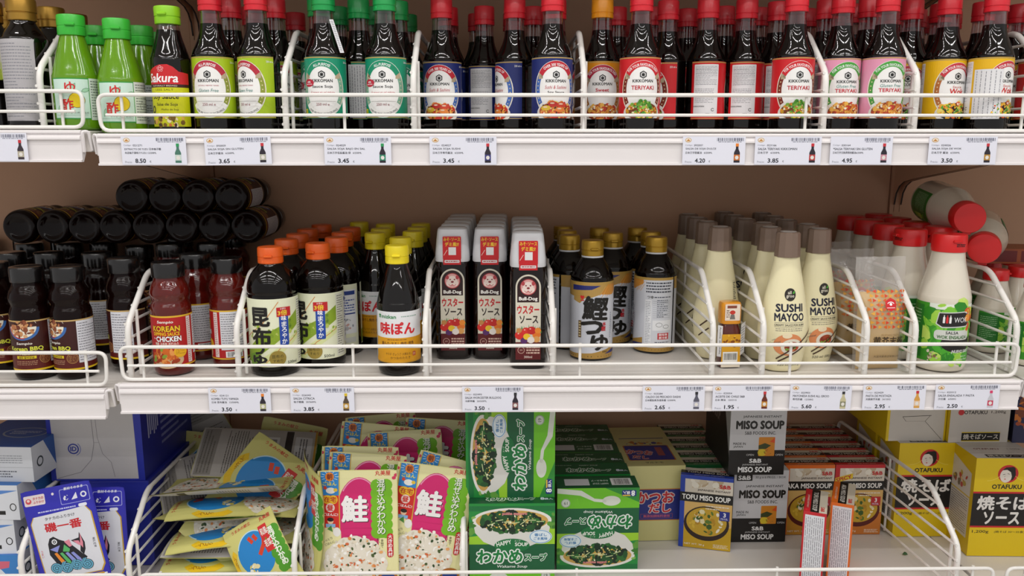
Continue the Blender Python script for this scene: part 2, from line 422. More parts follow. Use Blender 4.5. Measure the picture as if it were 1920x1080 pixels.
b = LED.node_tree.nodes['Principled BSDF']; b.inputs['Emission Color'].default_value = (1.0, 0.98, 0.96, 1); b.inputs['Emission Strength'].default_value = LAMP_POWER*10
for y, n in ((-0.6, 'nearest to the shelves'), (-1.05, 'second row from the shelves'), (-1.6, 'third row from the shelves'), (-2.3, 'fourth row from the shelves'), (-3.2, 'row furthest from the shelves')):
    for x, sd in ((-1.4, 'left'), (0.0, 'middle'), (1.4, 'right')): lamp(x, y, 'long white LED lamp over the aisle, %s, %s' % (sd, n))
# ================================================================ soy sauce shelf
SOY = M('#080403', 0.045, spec=.55)
GLASS = clear_glass('#e9dfe0', .10)
K_PROF = smooth_prof([(22, 0), (25.5, 1.2), (27, 6), (27, 50), (27, 96), (26.4, 101), (24.2, 108), (20.6, 116), (17.4, 124), (14.9, 133), (13.9, 141)], 3)
K_BODY = lathe('sauce_body', K_PROF, SOY, 40, 60)
K_NECK = lathe('glass_neck', [(13.9, 141), (13.4, 148), (13.0, 158), (13.0, 166)], GLASS, 28, 60, False)
CAP_PROF = [(14.4, 157), (15.2, 157.4), (15.2, 162.5), (14.6, 163), (14.6, 164), (15.3, 164.6), (15.0, 181.5), (14.2, 183.2), (12, 183.8)]
CAPS = {}
def cap(c, prof=None, name='cap', key='k', **k):
    if (c, key) not in CAPS: CAPS[(c, key)] = lathe(name, prof or CAP_PROF, M(c, **{**dict(rough=0.33, coat=0.2), **k}), 32, 35)
    return CAPS[(c, key)]
def hexa(cv, x, y, r, c='#111111', L=None):
    P = [(x+r*math.sin(PI/3*i), y+r*math.cos(PI/3*i)) for i in range(6)]; Q = [(x+r*.72*math.sin(PI/3*i), y+r*.72*math.cos(PI/3*i)) for i in range(6)]
    cv.add(P+Q, [(i, (i+1) % 6, 6+(i+1) % 6, 6+i) for i in range(6)], c, L)
    cv.line(x-r*.38, y+r*.3, x+r*.38, y-r*.35, r*.22, c, L); cv.line(x+r*.38, y+r*.3, x-r*.38, y-r*.35, r*.22, c, L)
    cv.rect(x-r*.12, y-r*.5, x+r*.12, y+r*.5, c, L); cv.rect(x-r*.42, y-.1*r, x+r*.42, y+r*.1, c, L)
def food(cv, kind, cy=3, L=6):
    sd = {'sushi': ['#e8b820', '#d4402c', '#f0a050', '#c9301f', '#f7d060', '#e8833a'], 'dish': ['#e8a020', '#4f9a2a', '#d8782a', '#f0c848', '#c8531c', '#79b53a'], 'chick': ['#d87828', '#e8a040', '#b3421c', '#f0b850', '#c83a2a'], 'wok': ['#f3d23c', '#58a832', '#e0582c', '#f0b030', '#f6e070']}[kind]
    cv.ell(0, cy+4, 26, 14, '#e9e4dc', L, a0=0, a1=360); cv.ell(0, cy+6, 22.5, 11.5, {'sushi': '#b4552a', 'dish': '#7a3a14', 'chick': '#8a3a18', 'wok': '#2a201c'}[kind], L+.5)
    cv.blobs(0, cy+7.5, 21, 10.5, sd, 64, 1.8, 4.4, L+1, seed=len(kind)*7); cv.blobs(0, cy+8, 20, 10, sd+['#fbe9c0', '#5a2a12', '#fff4e0'], 70, .7, 1.8, L+4.2, seed=len(kind)*3)
    if kind == 'dish': cv.blobs(0, cy+14, 13, 5, ['#4f9a2a', '#79b53a', '#2f7a1c', '#9acb52'], 26, 1.4, 3.2, L+7.4, 4)
    if kind == 'sushi':
        for x, y, c in ((-13, 10, '#e8c23a'), (-4, 15, '#c8302a'), (7, 14, '#d8442c'), (5, 8, '#ee8a3a')): cv.ell(x, cy+y, 6.4, 3.4, c, L+7.4, 16); cv.ell(x-1, cy+y+1.2, 3, 1, '#f6d8b8', L+8, 10)
def k_label(key, base, ring, band, bandtxt, lines, fd=None, bandc='#ffffff', oval=None, foot=None):
    cv = Cv(); g = '#b79a55'
    cv.rect(-84, 0, 42, 78, base, 0); cv.rect(-84, 76.2, 42, 77.6, g, 1); cv.rect(-84, 0.6, 42, 1.8, g, 1)
    cv.rrect(-80, 4, -46, 74, 1, '#e9e8ea', 1); cv.small(-78, 46, -48, 72, '#9c9ca2', 15, 0.3, 2, 4); cv.small(-78, 22, -52, 42, '#8d8d94', 11, 0.3, 2, 9)
    for q in range(5): cv.rect(-78, 47+q*5, -48, 47.3+q*5, '#9a9aa0', 2)
    cv.t('250 ml e', -56, 7, 2.6, '#333333', L=2); cv.t('KIKKOMAN', -72, 17.5, 2, '#333333', L=2, b=.02)
    cv.arc(-53, 13, 2.2, 2.2, .7, '#222222', 30, 330, 2)
    cx, cy = 0, 37
    cv.ell(cx, cy, 30, 36.5, '#f2f0ea', 1, 40); cv.arc(cx, cy, 28.8, 35.3, .5, g, 0, 360, 2, 44); cv.arc(cx, cy, 28.2, 34.7, 5.6, ring, -35, 215, 2, 44)
    for i in range(26):
        a = math.radians(-30+i*240/25)
        if 40 < math.degrees(a) < 140: continue
        cv.ell(cx+25.4*math.cos(a), cy+31.9*math.sin(a), .9, .9, '#e6d9a8', 3, 6)
    cv.ell(cx, cy, 22.4, 28.6, '#f4f3f1', 3, 36)
    cv.arc(cx, cy+.3, 28.9, 35.6, 7.2, band, 36, 144, 4, 30)
    for s in (-1, 1):
        a = math.radians(90-s*56); X, Y = cx+25*math.cos(a), cy+31.5*math.sin(a)
        cv.poly([(X-3.5, Y-4.5), (X+3, Y-4), (X+4*s, Y+1), (X+3, Y+4), (X-3, Y+3)], '#b9a88a', 3.5)
    # band lettering: bent along the arch (radius 31 vertically, narrower across)
    cv.t(bandtxt, cx, cy+31.2, 3.5, bandc, w=min(44, 2.05*len(bandtxt)), b=.02, bend=27, L=5)
    hexa(cv, cx, cy+18.4, 5, L=5)
    cv.t('KIKKOMAN', cx, cy+10.6, 3.8, '#151515', w=27, b=.03, L=5)
    for (tx, y, h, c, w, kw) in lines: cv.t(tx, cx, y, h, c, w=w, L=5, **kw)
    if fd: food(cv, fd)
    else:
        cv.t('250 ml e', cx, 17.5, 3.4, '#a0505a', w=17, L=5); cv.rect(-17, 21.2, 17, 21.6, '#b0acaa', 5)
        cv.arc(cx, cy, 28.6, 35.2, 6, '#f6f5f2', 215, 325, 4, 30)
        cv.t('OVER 300 YEARS OF EXCELLENCE', cx, 5.6, 2.4, '#2c2c2c', w=40, b=.02, bend=-30, L=5)
    cv.t('250 ml e', 36, 71.5, 2.4, '#f4f4f4', w=9.5, b=.02, L=5)
    if oval: cv.ell(-19, 45, 8, 5, '#c0203a', 6, 20); cv.t(oval, -19, 46, 2.4, '#ffffff', b=.03, L=7); cv.small(-24, 42, -14, 44.4, '#f0c8cc', 1, .5, 7); cv.poly([(-32, 4), (-24, 4), (-24, 12), (-32, 12)], '#e7d62c', 6); cv.t('V', -28, 8, 5, '#2f8a3a', b=.03, L=7)
    return cv.build('label_'+key, on_lathe(K_PROF, 20, .12), 3.0, clip=(-84, 0, 42, 78))
gf = dict(sh=.2)
KT = {
 'lime': ('#d3202e', k_label('lime', '#a9c61c', '#8f9a3a', '#b8283a', 'ALL-PURPOSE', [('NATURALLY BREWED TAMARI', 41.4, 1.5, '#b03a50', 27, {}), ('Gluten Free', 35.2, 4.2, '#2c8078', 26, gf)])),
 'teal': ('#139a4a', k_label('teal', '#12936f', '#7fae98', '#0f8f68', 'ALL-PURPOSE', [('Sauce Soja', 39.8, 4.2, '#1a1a1a', 27, dict(b=.02)), ('À teneur en sel réduite', 33.2, 3.6, '#c23a4a', 32, gf)], oval='43%')),
 'navy': ('#d3202e', k_label('navy', '#1d2a6e', '#3e68b8', '#c32032', 'OVER 300 YEARS OF', [('Sushi & Sashimi', 39.6, 4.4, '#c2404c', 29, gf), ('Soy Sauce', 32.8, 3.8, '#181818', 22, dict(b=.02))], 'sushi')),
 'amber': ('#f09a12', k_label('amber', '#dd8c14', '#b06a1c', '#b51d3c', 'FOR YOUR FAVOURITE DISH', [('Sweet', 39.4, 4.4, '#c81f3a', 18, dict(b=.03)), ('Soy Sauce', 32.6, 4.2, '#c81f3a', 22, dict(b=.03))], 'chick')),
 'red': ('#d3202e', k_label('red', '#d31c24', '#7d2a1c', '#d01c28', 'FOR YOUR FAVOURITE DISH', [('TERIYAKI', 39, 5, '#c02232', 30, dict(b=.03))], 'dish')),
 'pink': ('#d3202e', k_label('pink', '#e79ab8', '#4b9c40', '#48a23c', 'FOR YOUR FAVOURITE DISH', [('Gluten Free', 41.8, 4.0, '#2c8078', 27, gf), ('TERIYAKI', 36, 4.6, '#cc2236', 30, dict(b=.03))], 'chick')),
 'wok': ('#d3202e', k_label('wok', '#ecb90e', '#b5672c', '#c7303c', 'FOR YOUR FAVOURITE DISH', [('Sauce', 41.6, 3, '#c33a2a', 13, gf), ('Wok', 35.6, 7, '#d02a2a', 20, dict(b=.035, sh=.1))], 'wok')),
}
KP = {k: proto('soy_sauce_bottle', ('sauce_body', K_BODY), ('glass_neck', K_NECK), ('cap', cap(c)), ('label', l)) for k, (c, l) in KT.items()}
def kb(kind, px, Y, rz=0, label='', group=None):
    p = atY(px, 165, Y); return put(KP[kind], (p.x, Y, Z1), math.radians(rz), label, 'bottle', group or 'soy sauce bottles')
FRONT = [('lime', 395, .05, 0, 'soy sauce bottle with lime gluten-free label, beside the yellow-label bottle'),
 ('lime', 488, .048, -32, 'soy sauce bottle with lime label turned left, beside the wire divider'),
 ('teal', 612, .05, 0, 'soy sauce bottle with green cap and teal label, left one with taped neck'),
 ('teal', 725, .05, -4, 'soy sauce bottle with green cap and teal label, front one just left of a divider'),
 ('navy', 820, .115, -6, 'navy-label soy sauce bottle just right of the teal ones'),
 ('navy', 900, .185, 122, 'navy soy sauce bottle showing its white nutrition panel'),
 ('navy', 965, .115, -68, 'navy soy sauce bottle with its label turned sideways'),
 ('navy', 1035, .05, 8, 'navy-label soy sauce bottle standing foremost by the divider'),
 ('amber', 1127, .11, -3, 'soy sauce bottle with orange cap and orange label'),
 ('red', 1199, .048, 0, 'red-label teriyaki bottle beside the orange-capped bottle'),
 ('red', 1257, .125, -68, 'red-label bottle turned sideways behind the first teriyaki bottle'),
 ('red', 1319, .112, 122, 'red-label bottle showing its white panel, leftmost of three'),
 ('red', 1389, .112, 118, 'red-label bottle showing its white panel, middle of three'),
 ('red', 1456, .135, 125, 'red-label bottle showing a narrow strip of white panel, right of three'),
 ('red', 1485, .048, 0, 'red-label teriyaki bottle next to the pink-label bottles'),
 ('pink', 1575, .052, 3, 'pink-label gluten-free teriyaki bottle, left of the two'),
 ('pink', 1648, .046, 0, 'pink-label gluten-free teriyaki bottle, right of the two'),
 ('wok', 1738, .088, -22, 'yellow-label wok sauce bottle half hidden by the divider'),
 ('wok', 1790, .062, 12, 'yellow-label wok sauce bottle, middle of the three'),
 ('wok', 1857, .036, 20, 'yellow-label wok sauce bottle with a white sticker pasted over its label'),
 ('lime', 440, .12, -25, 'lime-label soy sauce bottle peeking between the two front ones'),
 ('lime', 522, .12, 20, 'lime-label soy sauce bottle half behind the one by the divider'),
 ('teal', 599, .118, -22, 'teal-label bottle peeking out left behind the front one'),
 ('teal', 668, .118, 160, 'green-capped bottle showing a white text strip between the teal labels'),
 ('teal', 746, .118, 10, 'teal-label bottle peeking out right behind the front one'),
 ('red', 1918, .105, -10, 'red-label bottle past the last divider at the right edge'),
]
for k, px, Y, rz, l in FRONT: kb(k, px, Y, rz, l)
REAR = {'lime': [(418, .19), (470, .19), (560, .25), (500, .26)], 'teal': [(640, .19), (705, .19), (625, .26), (680, .26), (740, .26)],
 'navy': [(852, .19), (940, .255), (1000, .185), (1052, .12), (1062, .25), (840, .27), (890, .26)],
 'red': [(1165, .19), (1225, .19), (1285, .19), (1345, .185), (1405, .185), (1470, .20), (1150, .26), (1205, .26), (1262, .26), (1320, .26), (1375, .26), (1432, .26), (1490, .27), (1180, .33), (1240, .33), (1300, .33), (1390, .33)],
 'pink': [(1535, .115), (1608, .115), (1680, .115), (1560, .18), (1625, .18), (1540, .25), (1600, .25), (1655, .25)],
 'wok': [(1765, .155), (1820, .14), (1888, .14), (1715, .19), (1790, .22), (1850, .21), (1730, .27), (1905, .25)]}
RL = {'lime': 'red-capped bottle in the back rows behind the lime labels', 'teal': 'green-capped bottle in the back rows behind the teal labels', 'navy': 'red-capped bottle in the back rows behind the navy labels', 'red': 'red-capped bottle in the back rows behind the red labels', 'pink': 'red-capped bottle in the back rows behind the pink labels', 'wok': 'red-capped bottle in the back rows behind the yellow labels'}
rr = random.Random(3)
for k, ps in REAR.items():
    for px, Y in ps: kb(k, px, Y, rr.uniform(-60, 140), RL[k], 'back row bottles behind the %s labels' % k)
# stickers and tape on two bottles
def sticker_lathe(name, prof, z0, u0, u1, h, seed, e0=.5, vertical=True, c='#e4e4e6', rows=6):
    cv = Cv(); cv.rect(u0, 0, u1, h, c, 0)
    if vertical:
        rnd = random.Random(seed)
        for i in range(rows):
            x = u0+(u1-u0)*(i+.6)/(rows+.2); y = 2
            while y < h-4:
                q = rnd.uniform(1.5, 5); cv.rect(x-.4, y, x+.4, min(h-2, y+q), '#8a8a92', 1); y += q+1.1
    else: cv.small(u0+1.5, 2, u1-1.5, h-2, '#66666c', rows, .35, 1, seed)
    return cv.build(name, on_lathe(prof, z0, e0), 3.0)
def kid(parent_label, name, me, part=None):
    for o in col.objects:
        if o.get('label') == parent_label:
            return mesh_obj(name, me, o)
s = kid('yellow-label wok sauce bottle with a white sticker pasted over its label', 'sticker', sticker_lathe('sticker', K_PROF, 19, -42, -8, 64, 4, 1.1)); s['label'] = 'white sticker with vertical text'
s = kid('green-capped bottle showing a white text strip between the teal labels', 'sticker', sticker_lathe('sticker', K_PROF, 22, -88, -66, 72, 8, 1.0)); s['label'] = 'white text strip'
s = kid('soy sauce bottle with green cap and teal label, left one with taped neck', 'tape', (lambda cv: (cv.rect(-2.6, 0, 2.6, 42, '#e9e9ec', 0), [cv.rect(-1.6, 2+i*2.2, 1.8, 2.9+i*2.2, '#8b8b90', 1) for i in range(18)], cv.build('tape', lambda u, v, e: Vector((13+u+v*.0+ (42-v)*.32, -17-e-(42-v)*.10, 103+v))/1000, 2, 6))[-1])(Cv())); s['label'] = 'white paper tape hanging off the neck'

# ---- lime-green citrus bottles
Y_PROF = smooth_prof([(24, 0), (27.5, 2), (28.5, 8), (28.5, 40), (28.5, 66), (27, 74), (22.5, 92), (18, 108), (15, 119), (13.6, 124)], 3)
cv = Cv()
cv.rect(-30, 0, 18, 52, '#2f9a3c', 0); cv.rect(-29, 1.4, 17, 50.6, '#cfe9dc', 1)
cv.rect(18, -1, 46, 52, '#dfe6e2', 0); cv.small(20, 2, 44, 50, '#7d8884', 14, .35, 1, 3); cv.arc(30, 22, 4, 5, .5, '#777777', 0, 360, 1, 16)
cv.ell(2, 24, 9.5, 9.5, '#f2d411', 2, 24); cv.arc(2, 24, 9.7, 9.7, .5, '#55511c', 0, 360, 3)
for lx, ly, a in ((8, 35, 20), (-4, 36, 60), (-19, 18, 250)):
    ca, sa = math.cos(math.radians(a)), math.sin(math.radians(a))
    P = [(lx+x*ca-y*sa, ly+x*sa+y*ca) for x, y in ((0, 0), (3, 2.2), (7, 2.4), (11, 0), (7, -2.2), (3, -2))]
    cv.poly(P, '#a8d6b4', 2); cv.path(P+[P[0]], .4, '#3f7a52', 3)
cv.t('ゆ', -5, 40, 14, '#d42a2c', b=.025, L=4); cv.t('酢', -10, 18, 15, '#cf2a26', b=.03, L=4)
cv.t('ゆず酢 天然 製造元', 1, 8, 2.6, '#5a6a60', w=28, L=4); cv.rect(-27, 5, 14, 5.4, '#a8c0b2', 4)
cit = cv.build('label', on_lathe(Y_PROF, 14, .12), 3)
FLIP = [(16.6, 121), (17.0, 122), (17.0, 131), (16.5, 131.6), (16.5, 132.4), (17.0, 133), (17.0, 144.5), (16.2, 146.5), (14, 147)]
def flip_cap(name, prof, c, lip, **k):
    bm = bmesh.new(); me = lathe(name, prof, M(c, **{**dict(rough=.35, coat=.15), **k}), 32, 35)
    bm.from_mesh(me); r, z = lip; bm_box(bm, -.006, .006, -r/1000-.003, -r/1000+.004, z/1000-.0018, z/1000+.0018, 0, .001)
    bm.to_mesh(me); bm.free(); me.set_sharp_from_angle(angle=math.radians(35)); return me
CIT = proto('citrus_juice_bottle', ('juice_body', lathe('juice_body', Y_PROF, M('#649614', .08, coat=.3, noise=.08, scale=40), 40, 60)), ('glass_neck', lathe('glass_neck', [(13.6, 124), (13.2, 130)], M('#7fb03a', .08, coat=1.0), 24)), ('cap', flip_cap('cap', FLIP, '#3dbb3c', (17, 134))), ('label', cit))
for px, Y, rz, l in ((147, .046, 20, 'lime-green citrus bottle in front, straddling the gap between fences'), (224, .046, 18, 'lime-green citrus bottle in front, right beside the gap between fences'), (188, .118, 10, 'lime-green citrus bottle behind and between the two front ones'), (273, .118, -48, 'lime-green citrus bottle showing its text panel, beside the yellow label bottle'), (243, .19, 0, 'lime-green citrus bottle deep in the back, left one'), (298, .19, 0, 'lime-green citrus bottle deep in the back, right one')):
    p = atY(px, 190, Y); put(CIT, (p.x, Y, ZL1 if px < 165 else Z1), math.radians(rz), l, 'bottle', 'lime-green citrus bottles', rx=0)
# ---- soy bottle with light green cap and red and yellow label
S_PROF = smooth_prof([(21, 0), (24, 1.5), (25, 6), (25, 50), (25, 92), (23.8, 99), (20, 112), (16.5, 124), (14, 136), (13, 142)], 3)
cv = Cv()
cv.rect(-34, 0, 34, 56, '#cfd012', 0); cv.rect(-34, 50, 34, 54, '#3a1414', 1); cv.t('NATURALLY BREWED', 0, 52, 2, '#e8d8c8', w=34, L=2)
cv.add([(-34, 54), (-34, 66), (-22, 72), (-12, 76), (-4, 78.5), (6, 79), (13, 76), (20, 70), (34, 68), (34, 54)], [tuple(range(10))], '#cc1f28', 1)
cv.t('Sakura', -2, 62, 11, '#ffffff', w=42, b=.03, sh=.15, L=2)
for i in range(5):
    a = PI/2+2*PI*i/5; cv.ell(-3+3*math.cos(a), 73.4+2.6*math.sin(a), 1.7, 1.6, '#f2b8bc', 2, 10); cv.ell(-3+3*math.cos(a), 73.4+2.6*math.sin(a), 1.1, 1.0, '#cc1f28', 3, 10)
cv.t('LESS SALT', 0, 47, 2.6, '#6a6a10', w=24, L=1); cv.t('Soy Sauce', 0, 37.5, 8, '#2a2208', w=36, b=.03, sh=.15, L=1); cv.t('Salsa de Soja', 2, 28, 4.6, '#3a3208', w=28, b=.015, sh=.15, L=1); cv.t('Molho de Soja', 6, 21.5, 3.2, '#3a3208', w=22, sh=.15, L=1)
cv.arc(-19, 22, 4, 5, 2, '#222222', 0, 360, 1, 16)
cv.blobs(4, 7, 24, 7, ['#e0b050', '#d8702c', '#7a5a1a', '#f2e3b8', '#382818'], 34, 1.6, 4, 1, 8, bottom=1)
sak = cv.build('label', on_lathe(S_PROF, 9, .12), 3)
SCAP = [(15.5, 140), (16, 141), (16, 148), (15.4, 148.6), (15.4, 149.4), (16.2, 150), (16.4, 160), (15.8, 162), (14, 162.6)]
SAK = proto('soy_sauce_bottle', ('sauce_body', lathe('sauce_body', S_PROF[:-4], SOY, 36, 60)), ('glass_neck', lathe('glass_neck', S_PROF[-5:], GLASS, 28, 60, False)), ('cap', flip_cap('cap', SCAP, '#93d422', (16, 152))), ('label', sak))
p = atY(326, 190, .048); put(SAK, (p.x, .048, Z1), math.radians(-4), 'soy sauce bottle with light green cap and red and yellow label', 'bottle')
# ---- gold-capped bottles at the far left
G_PROF = smooth_prof([(25, 0), (28.5, 2), (29.5, 8), (29.5, 60), (29.5, 112), (27, 120), (21, 130), (16, 138), (15, 143)], 3)
GCAP = [(16.4, 141), (17.2, 142), (17.2, 150), (16.6, 150.6), (16.6, 151.4), (18.0, 152), (18.2, 166), (17.4, 168.5), (15, 169.2)]
cv = Cv(); cv.rect(-40, 58, 40, 104, '#b9b6a2', 0); cv.small(-24, 62, 2, 100, '#8c8a7a', 9, .35, 1, 5); cv.poly([(6, 58), (40, 58), (40, 80), (20, 74)], '#a9b948', 1); cv.rrect(8, 82, 18, 94, 2, '#77803a', 1)
cv.rect(40, 4, 88, 108, '#b4b1b4', 0); cv.small(43, 8, 84, 104, '#8b8b92', 24, .3, 1, 6)
glab = cv.build('label', on_lathe(G_PROF, 8, .12), 3, 8)
GB = proto('dark_sauce_bottle', ('sauce_body', lathe('sauce_body', G_PROF, SOY, 36, 60)), ('cap', lathe('cap', GCAP, M('#b48a3a', .3, metal=.7), 32, 35)), ('label', glab))
for px, Y, rz, l in ((12, .075, 10, 'gold-capped dark sauce bottle cut by the left edge'), (74, .06, -122, 'gold-capped dark sauce bottle showing its grey text label behind the wire'), (46, .14, 20, 'gold-capped dark bottle in the second row at the far left'), (112, .135, -30, 'gold-capped dark bottle hidden behind the first citrus bottle'), (95, .21, 0, 'gold-capped dark bottle furthest back at the left'), (150, .2, 0, 'gold-capped dark bottle behind the citrus bottles')):
    p = atY(px, 190, Y); put(GB, (p.x, Y, ZL1), math.radians(rz), l, 'bottle', 'gold-capped bottles at the far left')
# ================================================================ middle shelf
def pb(px, py, r, z=Z2): p = atZ(px, py, z); return Vector((p.x, p.y+r, z))        # from the foot of its front
def pc(px, py, h, r=.012, z=Z2): p = atZ(px, py, z+h); return Vector((p.x, p.y+r, z))  # from the top of its cap
PET = M('#070302', 0.08, spec=.38)
# ---- black-capped barbecue and red chicken sauces
B_PROF = [(13, 3.5), (17, 2.2), (19.5, .6)] + smooth_prof([(22, 0), (25, 1.5), (27, 6), (27.4, 12), (27.4, 50), (27.4, 88), (26.5, 97), (24.2, 104), (26.2, 111), (26.6, 117), (24, 126), (20.6, 133), (19.6, 140)], 3)
B_CAP = [(20.6, 137.5), (22, 138), (22.2, 140), (22.2, 156), (21.2, 158.4), (18, 159)]
def sticker(cv, u0, u1, v0, v1, L=6, seed=2, c='#dfe0e6', rows=15):
    cv.rect(u0, v0, u1, v1, c, L); cv.small(u0+1.5, v0+2, u1-1.5, v1-2, '#83838c', rows, .32, L+1, seed)
cv = Cv()
cv.rect(-84, 0, 84, 72, '#3a100c', 0); cv.rect(-84, 0, 84, 24, '#5e1710', 1); cv.rect(-84, 0, 84, 2.6, '#e8c21c', 2); cv.rect(-84, 70, 84, 72, '#c9a86a', 2)
cv.ell(-2, 62, 22, 18, '#3d6db0', 1, 30, 180, 360); cv.ell(-2, 63, 20.5, 17, '#c8252a', 2, 30, 180, 280); cv.ell(-2, 63, 18.5, 15.5, '#f0ead8', 3, 30, 180, 360)
cv.ell(-2, 67, 18.5, 9, '#f0ead8', 3, 30, 0, 30)
cv.blobs(-2, 60, 16, 11, ['#8a4a2c', '#b9744a', '#6d3420', '#d9a878', '#c98e5a'], 46, 2, 4.6, 4, 11)
cv.t('Sempio', -1, 39, 4.4, '#f2ece2', w=21, b=.03, sh=.15, L=3); cv.t('Korean BBQ', 0, 31.5, 6.4, '#dfe048', w=45, b=.045, L=3, ol=('#1e0c08', .06)); cv.t('Kalbi', 0, 25.2, 4, '#e8dca0', w=16, b=.03, L=3)
cv.rect(-13, 17.5, 13, 21.5, '#e0c820', 3); cv.t('샘표 갈비양념', 0, 19.5, 2.8, '#3a1a10', w=20, b=.02, L=4); cv.small(-14, 8, 14, 15, '#c89a7a', 3, .35, 3, 4)
cv.arc(24, 17, 7.5, 7.5, .8, '#b98a50', 0, 360, 3, 24); cv.arc(24, 17, 5.6, 5.6, .4, '#b98a50', 0, 360, 3, 24); cv.small(20, 13, 28, 21, '#b98a50', 4, .4, 3)
cv.rect(-84, 4, -40, 68, '#241210', 2); cv.small(-80, 8, -44, 64, '#9a8a80', 14, .3, 3, 6)
sticker(cv, 32, 62, 10, 70)
bbq_l = cv.build('label', on_lathe(B_PROF, 14, .12), 3)
cv = Cv()
cv.rect(-84, 0, 84, 72, '#b4161a', 0); cv.rect(-84, 69.6, 84, 72, '#e2b430', 1); cv.rect(-84, 0, 84, 2, '#e2b430', 1)
cv.t('Sempio', 0, 63, 4.8, '#f4efe4', w=22, b=.035, sh=.15, L=2); cv.t('KOREAN', 0, 54, 7.4, '#f2c51c', w=38, b=.05, L=2, ol=('#5a0c0c', .05)); cv.t('DIPPING SAUCE', 0, 46.6, 4.8, '#f2c51c', w=37, b=.04, L=2); cv.t('for', -17, 40.2, 2.4, '#ffffff', L=2)
cv.t('CHICKEN', 3, 39.4, 7, '#ffffff', w=34, b=.05, L=2, ol=('#5a0c0c', .05)); cv.t('매콤 고추장 치킨소스', 0, 32.6, 3.8, '#f4e6da', w=33, b=.03, L=2)
cv.ell(-1, 10, 23, 13, '#d8b890', 1, 30); cv.blobs(-1, 13, 21, 13, ['#c8551c', '#e0812c', '#a83a14', '#f0a050', '#d86a20', '#86a838'], 44, 2.6, 6, 2, 12, bottom=4)
cv.ell(18, 21, 8.6, 8.6, '#eeb51a', 5, 24); cv.small(12, 17, 24, 25, '#b87a10', 4, .35, 6)
cv.rect(29, 3, 36, 69, '#e9d9d6', 2); cv.small(30, 5, 35, 67, '#a85a5a', 22, .3, 3)
sticker(cv, 40, 76, 14, 70, 3, 7); sticker(cv, -80, -44, 14, 70, 3, 9); cv.rect(46, 3, 70, 12, '#f3f3f3', 3); cv.bars(48, 4, 68, 11, L=4)
chk_l = cv.build('label', on_lathe(B_PROF, 14, .12), 3)
blackcap = lathe('cap', B_CAP, M('#100d0d', .22, coat=.5), 32, 35)
BBQ = proto('barbecue_sauce_bottle', ('sauce_body', lathe('sauce_body', B_PROF, M('#120504', .12, spec=.22), 40, 60)), ('cap', blackcap), ('label', bbq_l))
CHK = proto('chicken_sauce_bottle', ('sauce_body', lathe('sauce_body', B_PROF, M('#5a120c', .08, coat=.3), 40, 60)), ('cap', blackcap), ('label', chk_l))
R = math.radians
for px, py, rz, l in ((50, 714, 6, 'barbecue sauce bottle at front left, meat picture label facing out'), (124, 713, -30, 'barbecue sauce bottle with a white sticker, second at front left'), (182, 664, -78, 'barbecue sauce bottle showing its white sticker, set back in the left bay'), (232, 692, -95, 'barbecue sauce bottle with white sticker beside the chicken sauce divider'), (-14, 700, 10, 'barbecue sauce bottle cut by the left edge')):
    put(BBQ, pb(px, py, .0275, ZL2 if px < 200 else Z2), R(rz), l, 'bottle', 'barbecue sauce bottles')
for px, py in ((20, 664), (92, 664), (-30, 650), (55, 630), (130, 630), (195, 628), (20, 600), (100, 598), (170, 596), (262, 640)):
    put(BBQ, pb(px, py, .0275, ZL2 if atZ(px, py, Z2).x < XL-.03 else Z2), R(rr.uniform(-60, 60)), 'black-capped barbecue sauce bottle in the dark back rows', 'bottle', 'barbecue bottles in the back rows')
for px, py, rz, l in ((315, 706, 2, 'red chicken dipping sauce bottle in front, label facing out'), (366, 676, -84, 'chicken sauce bottle showing its white sticker, behind to the right'), (425, 692, -95, 'chicken sauce bottle with white sticker beside the orange-capped bottles')):
    put(CHK, pb(px, py, .0275), R(rz), l, 'bottle', 'chicken sauce bottles')
for px, py in ((330, 640), (395, 638), (345, 605), (412, 604)):
    put(CHK, pb(px, py, .0275), R(rr.uniform(-60, 60)), 'black-capped chicken sauce bottle in the dark back rows', 'bottle', 'chicken sauce bottles in the back rows')
LIEY = .25
def lie(px, py, row, l):
    p = atY(px, py, LIEY); z = Z2+.1595+.0275+row*.0476
    put(BBQ, (p.x, LIEY, z), 0, l, 'bottle', 'dark bottles lying on their sides', rx=-PI/2)
for i, px in enumerate((35, 98, 158, 216, 278, 340, 402, 463)):
    lie(px, 432, 0, 'dark bottle lying with its round base outward, lower row, number %s from the left' % ('one', 'two', 'three', 'four', 'five', 'six', 'seven', 'eight')[i])
for i, px in enumerate((247, 309, 371, 433)):
    lie(px, 382, 1, 'dark bottle lying with its round base outward, upper row, number %s from the left' % ('one', 'two', 'three', 'four')[i])
# ---- orange-capped kombu soup base
O_PROF = smooth_prof([(29, 0), (33, 1.8), (34.6, 7), (34.6, 14), (34.6, 60), (34.6, 109), (33.6, 112.5), (33.4, 115), (34.4, 118), (33.8, 127), (30.5, 137), (24, 147), (17.5, 154), (15.8, 158)], 3)
O_CAP = [(16.6, 156), (17.5, 157), (17.5, 164), (17, 164.5), (17, 165.3), (17.6, 166), (17.4, 177), (16.4, 178.6), (14, 179)]
cv = Cv()
cv.rect(-104, 0, 104, 96, '#e9ecce', 0)
cv.poly([(-104, 22), (-60, 30), (-34, 26), (-14, 44), (16, 58), (50, 82), (50, 60), (14, 38), (-10, 20), (-30, 6), (-104, 2)], '#8ba82a', 1); cv.poly([(-36, 0), (-20, 8), (0, 20), (30, 40), (48, 52), (48, 40), (20, 22), (2, 6), (-6, 0)], '#dfe6a8', 1)
cv.poly([(-34, 0), (-34, 16), (-24, 20), (-12, 12), (-20, 0)], '#6f9a2a', 2)
cv.blobs(8, 48, 40, 14, ['#9cb63c', '#7d9a24', '#b9c860'], 26, 1, 3.5, 2, 4)
